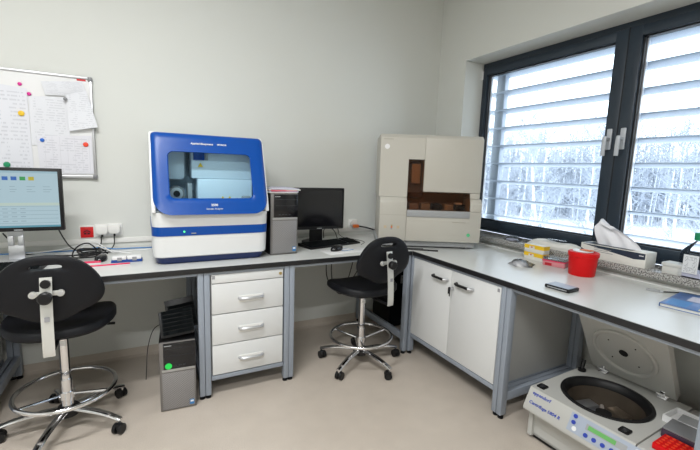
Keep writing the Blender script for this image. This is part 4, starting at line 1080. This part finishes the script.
blob(.062, .070, .036, 'clear_film', .0, 0, .3, seed=4).build('film', t)
blob(.08, .035, .010, 'clear_film', .06, -.06, .3, seed=6).build('empty_end', t)
# two small boxes, stacked
def reagent_box(label, z):
    t = thing('carton', label, 'box', (-.165, -1.205, z), math.radians(-31-90+90), 'x')
    return t
bxr = math.radians(-58)
# box faces the room: its long face runs roughly along the bench
for i, (z, lb) in enumerate(((H+.0002, 'lower of two stacked white and yellow cartons by the sill'), (H+.0515, 'upper of two stacked white and yellow cartons by the sill'))):
    t = thing('carton', lb, 'box', (-.135, -1.262, z), math.radians(-90+(2 if i else -1)), 'stacked white and yellow cartons')
    MB().box((-.070, -.03, 0), (.070, .03, .0505), 'card_white', bev=.0012).build('carton_body', t)
    f = MB(); zz0 = .024
    f.box((-.0705, -.0312, zz0), (-.035, .0312, .049), 'yellow'); f.box((.005, -.0312, zz0), (.0705, .0312, .049), 'yellow'); f.box((-.035, -.0311, .040), (.005, .0311, .049), 'yellow'); f.build('yellow_print', t)
    MB().box((-.022, -.0316, .030), (-.010, -.0312, .037), 'red').build('red_mark', t)
# tip box: clear with pink rim
t = thing('pipette_tip_box', 'clear flat plastic box with pink rim between cartons and red bucket', 'box', (-.165, -1.425, H), math.radians(-76))
MB().box((-.065, -.04, 0), (.065, .04, .030), 'clear_red', bev=.003).build('base', t); MB().box((-.068, -.043, .0305), (.068, .043, .036), 'pink_red', bev=.002).build('rim', t)
MB().box((-.064, -.040, .0365), (.064, .040, .055), 'clear_film', bev=.004).build('lid', t); MB().box((-.05, -.0412, .004), (-.01, -.0402, .02), 'red_dark').build('dark_tips', t)
# sharps bucket
t = thing('sharps_bucket', 'bright red tapered sharps bucket on the window bench', 'bucket', (-.222, -1.622, H))
f = MB(); f.lathe([(.064, 0), (.067, .004), (.073, .108), (.078, .110), (.079, .130), (.075, .134), (.056, .136), (.054, .130), (.05, .128)], (0, 0, 0), 'red_vivid', n=40, cap=True); f.build('bucket', t)
f = MB(); f.lathe([(.052, .1365), (.051, .140), (.02, .142)], (.0, .005, 0), 'white', n=28); f.build('lid_insert', t)
f = MB(); f.box((-.018, -.045, .1425), (.022, .018, .147), 'orange', bev=.003); f.build('opening_flap', t)
for sg in (-1, 1): f = MB(); f.box((sg*.074-.004 , -.01, .103), (sg*.074+.010, .012, .134), 'red_vivid', bev=.002); f.build('rim_lug', t)
# phone-like device (black/silver)
t = thing('mobile_phone', 'thick dark phone lying face up near the bench front edge', 'phone', (-.610, -1.762, H), math.radians(-25))
MB().box((-.046, -.062, 0), (.046, .062, .018), 'black', bev=.005).build('body', t); MB().box((-.040, -.055, .0181), (.040, .055, .0192), 'cf_panel', bev=.0004).build('screen', t)
MB().box((-.0485, -.050, .008), (-.0462, .045, .012), 'alu').build('side_keys', t)
t.rotation_euler = (0, 0, math.radians(4))
# binder-like book
t = thing('book', 'blue-covered book with yellow corner at the right end of the window bench', 'book', (-.262, -2.180, H), math.radians(8+90))
MB().box((-.105, -.145, .0015), (.105, .145, .013), 'card_white').build('pages', t)
f = MB(); f.box((-.108, -.15, 0), (.108, .15, .0015), 'book_blue'); f.box((-.108, -.15, .0132), (.108, .15, .0152), 'book_blue', bev=.0005); f.box((.1062, -.15, 0.0016), (.108, .15, .0131), 'book_blue'); f.build('cover', t)
f = MB(); f.box((-.106, .02, .0153), (-.02, .135, .0157), 'pale_yellow'); f.box((-.07, -.10, .0153), (.05, .0, .0157), 'lilac'); f.box((.02, .02, .0153), (.095, .13, .0157), 'cable_blue'); f.build('cover_picture', t)
cable('thin black cord lying behind the book on the window bench', [(-.175, -2.000, H+.005), (-.13, -2.03, H+.006), (-.085, -2.07, H+.006), (-.075, -2.16, H+.006), (-.09, -2.30, H+.006)], .003, 'black')
t = thing('cable_connector', 'small grey connector at the end of the thin cord on the window bench', 'connector', (-.19, -1.965, H), math.radians(-65))
MB().box((-.028, -.009, 0), (.028, .009, .010), 'mid_grey', bev=.002).build('shell', t); MB().box((.0285, -.007, .001), (.040, .007, .009), 'alu', bev=.001).build('pins', t)

# ------------------------------------------------------------------ things on the sill
SZ = WZ0
t = thing('tissue_box', 'long white and navy tissue box with a tissue pulled up on the sill', 'tissue box', (.045, -1.655, SZ+.0), math.radians(-90+0))
# local x runs along -y (to the right in the photo), local y runs to +x (window)
tw, td, th_ = .36, .11, .085
MB().box((-tw/2, -td/2, 0), (tw/2, td/2, th_), 'card_white', bev=.0015).build('carton_body', t)
f = MB(); f.prism([(-tw/2+.002, th_-.004), (tw/2-.004, th_-.004), (tw/2-.004, .048), (tw/2-.06, .042)], 'y', -td/2-.0008, -td/2-.0001, 'card_navy'); f.prism([(-tw/2+.002, .012), (-tw/2+.002, .055), (-tw/2+.10, .012)], 'y', -td/2-.0008, -td/2-.0001, 'card_navy')
f.box((-tw/2+.01, -td/2+.002, th_+.0002), (tw/2-.08, td/2-.03, th_+.0008), 'card_navy'); f.build('navy_print', t)
f = MB()
for k, (a, b_) in enumerate(((.02, .12), (.02, .10), (.02, .13))): f.box((-tw/2+.06+a, -td/2-.001, .064-.010*k), (-tw/2+.06+b_, -td/2-.0002, .067-.010*k), 'grey_print')
f.box((tw/2-.035, -td/2-.0012, .064), (tw/2-.012, -td/2-.0009, .069), 'white'); f.build('printed_lines', t)
# tissue: folded cloth shape
f = MB(); n = 14; rT = random.Random(9)
def tis(side):
    G = []
    for j in range(n+1):
        v = j/n; row = []
        wv = .105*(1-v)**.75+.022*math.sin(PI*v)+.016
        cxv = .03-.125*v+.02*math.sin(PI*v)
        for i in range(n+1):
            u = i/n*2-1; zz_ = th_-.01+.165*v*(1-.10*u*u)
            if v > .85: zz_ -= .02*abs(u)
            yy = side*.012*(1-u*u)*(1-.5*v)+.022*math.sin(u*3.2+v*2.5)*v+.006*math.sin(9*u+3*v)
            row.append((cxv+u*wv-.015, yy, zz_))
        G.append(row)
    return G
for side in (-1, 1):
    G = tis(side); V = [[f.bm.verts.new(p) for p in r] for r in G]; ii = f.mi('tissue')
    for j in range(n):
        for i in range(n): q = f.bm.faces.new((V[j][i], V[j][i+1], V[j+1][i+1], V[j+1][i])); q.material_index = ii; q.smooth = True
bmesh.ops.remove_doubles(f.bm, verts=f.bm.verts, dist=.0008)
o = f.build('tissue'); tag(o, 'white tissue standing up out of the long tissue box', 'tissue'); o.parent = None
o.parent = t; del o['label']; del o['category']
t = thing('small_carton', 'small plain grey-white lidded box between tissue box and bottle', 'box', (.030, -1.955, SZ), math.radians(-88))
MB().box((-.043, -.04, 0), (.043, .04, .040), 'wax', bev=.002).build('base', t); MB().box((-.047, -.044, .0405), (.047, .044, .058), 'wax', bev=.003).build('lid', t)
t = thing('square_bottle', 'clear square bottle with green cap and white label on the sill', 'bottle', (.045, -2.040, SZ), math.radians(-92))
def sqring(w_, z, r_): return [(u, v, z) for u, v in rrect(w_, w_, r_, 4)]
f = MB(); f.rings([sqring(.115, 0.0, .012), sqring(.12, .005, .014), sqring(.12, .125, .014), sqring(.105, .145, .02), sqring(.055, .178, .02), sqring(.046, .185, .0225), sqring(.046, .20, .0225)], 'clear', cap=True); f.build('body', t)
f = MB(); f.lathe([(.029, .190), (.030, .193), (.030, .225), (.027, .228)], (0, 0, 0), 'green', n=24); f.build('cap', t)
f = MB(); f.box((-.038, -.0615, .025), (.025, -.0604, .118), 'label_text'); f.build('paper_label', t)
f = MB(); f.rings([sqring(.108, .006, .012), sqring(.108, .03, .012)], 'lilac'); f.build('liquid', t)
# long pale wrapped pack on the sill behind the cartons
t = thing('wrapped_pack', 'long pale plastic-wrapped pack on the sill behind the cartons', 'pack', (.045, -1.27, SZ), math.radians(-88))
f = MB(); R = []
for j in range(13):
    u = j/12; x = -.19+.38*u; hh = .056*math.sin(PI*min(1, max(0, u*1.0)))**.35*(.85+.15*math.sin(9*u))+.006
    R.append([(x, yy*(.9+.1*math.sin(5*u)), zz_*hh) for yy, zz_ in ((-.055, 0), (-.06, .4), (-.045, .85), (-.015, 1.), (.02, .96), (.048, .8), (.058, .35), (.055, 0))])
f.rings(R, 'styro'); f.build('pack', t)
MB().box((-.05, -.03, .060), (.07, .02, .062), 'clear_film', bev=.001).build('film_label', t)
t = thing('plastic_bag', 'small crumpled clear bag on the sill left of the cartons', 'bag', (.03, -.93, SZ), 0)
blob(.06, .07, .032, 'clear_film', 0, 0, .3, seed=8).build('film', t)
blob(.035, .045, .014, 'lilac', 0, 0, .2, seed=9).build('contents', t)

# ------------------------------------------------------------------ ceiling lamps (real fixtures, above the frame)
def lamp(label, x, y, e):
    t = thing('ceiling_light', label, 'ceiling light', (x, y, RH))
    MB().box((-.62, -.10, -.05), (.62, .10, 0), 'white', bev=.004).build('housing', t)
    MB().box((-.60, -.085, -.056), (.60, .085, -.0505), 'lamp_white').build('diffuser', t)
    ld_ = bpy.data.lights.new('lamp', 'AREA'); ld_.shape = 'RECTANGLE'; ld_.size = 1.18; ld_.size_y = .16; ld_.energy = e; ld_.color = (.98, .99, 1.0)
    lo = bpy.data.objects.new('lamp_light', ld_); C.objects.link(lo); lo.parent = t; lo.location = (0, 0, -.06)
lamp('long ceiling light over the middle of the room', -2.9, -1.9, 44)
lamp('long ceiling light nearer the door side of the room', -2.9, -3.6, 50)

# ------------------------------------------------------------------ sky
wd = bpy.data.worlds.new('sky'); bpy.context.scene.world = wd; wd.use_nodes = True; nt = wd.node_tree; bg = nt.nodes['Background']
bg.inputs['Color'].default_value = (.82, .90, 1.0, 1); bg.inputs['Strength'].default_value = 3.2
vs = bpy.context.scene.view_settings
bpy.context.scene.display_settings.display_device = 'sRGB'
vs.view_transform = 'Standard'; vs.look = 'None'; vs.gamma = 1; vs.use_curve_mapping = False; vs.exposure = 0.2
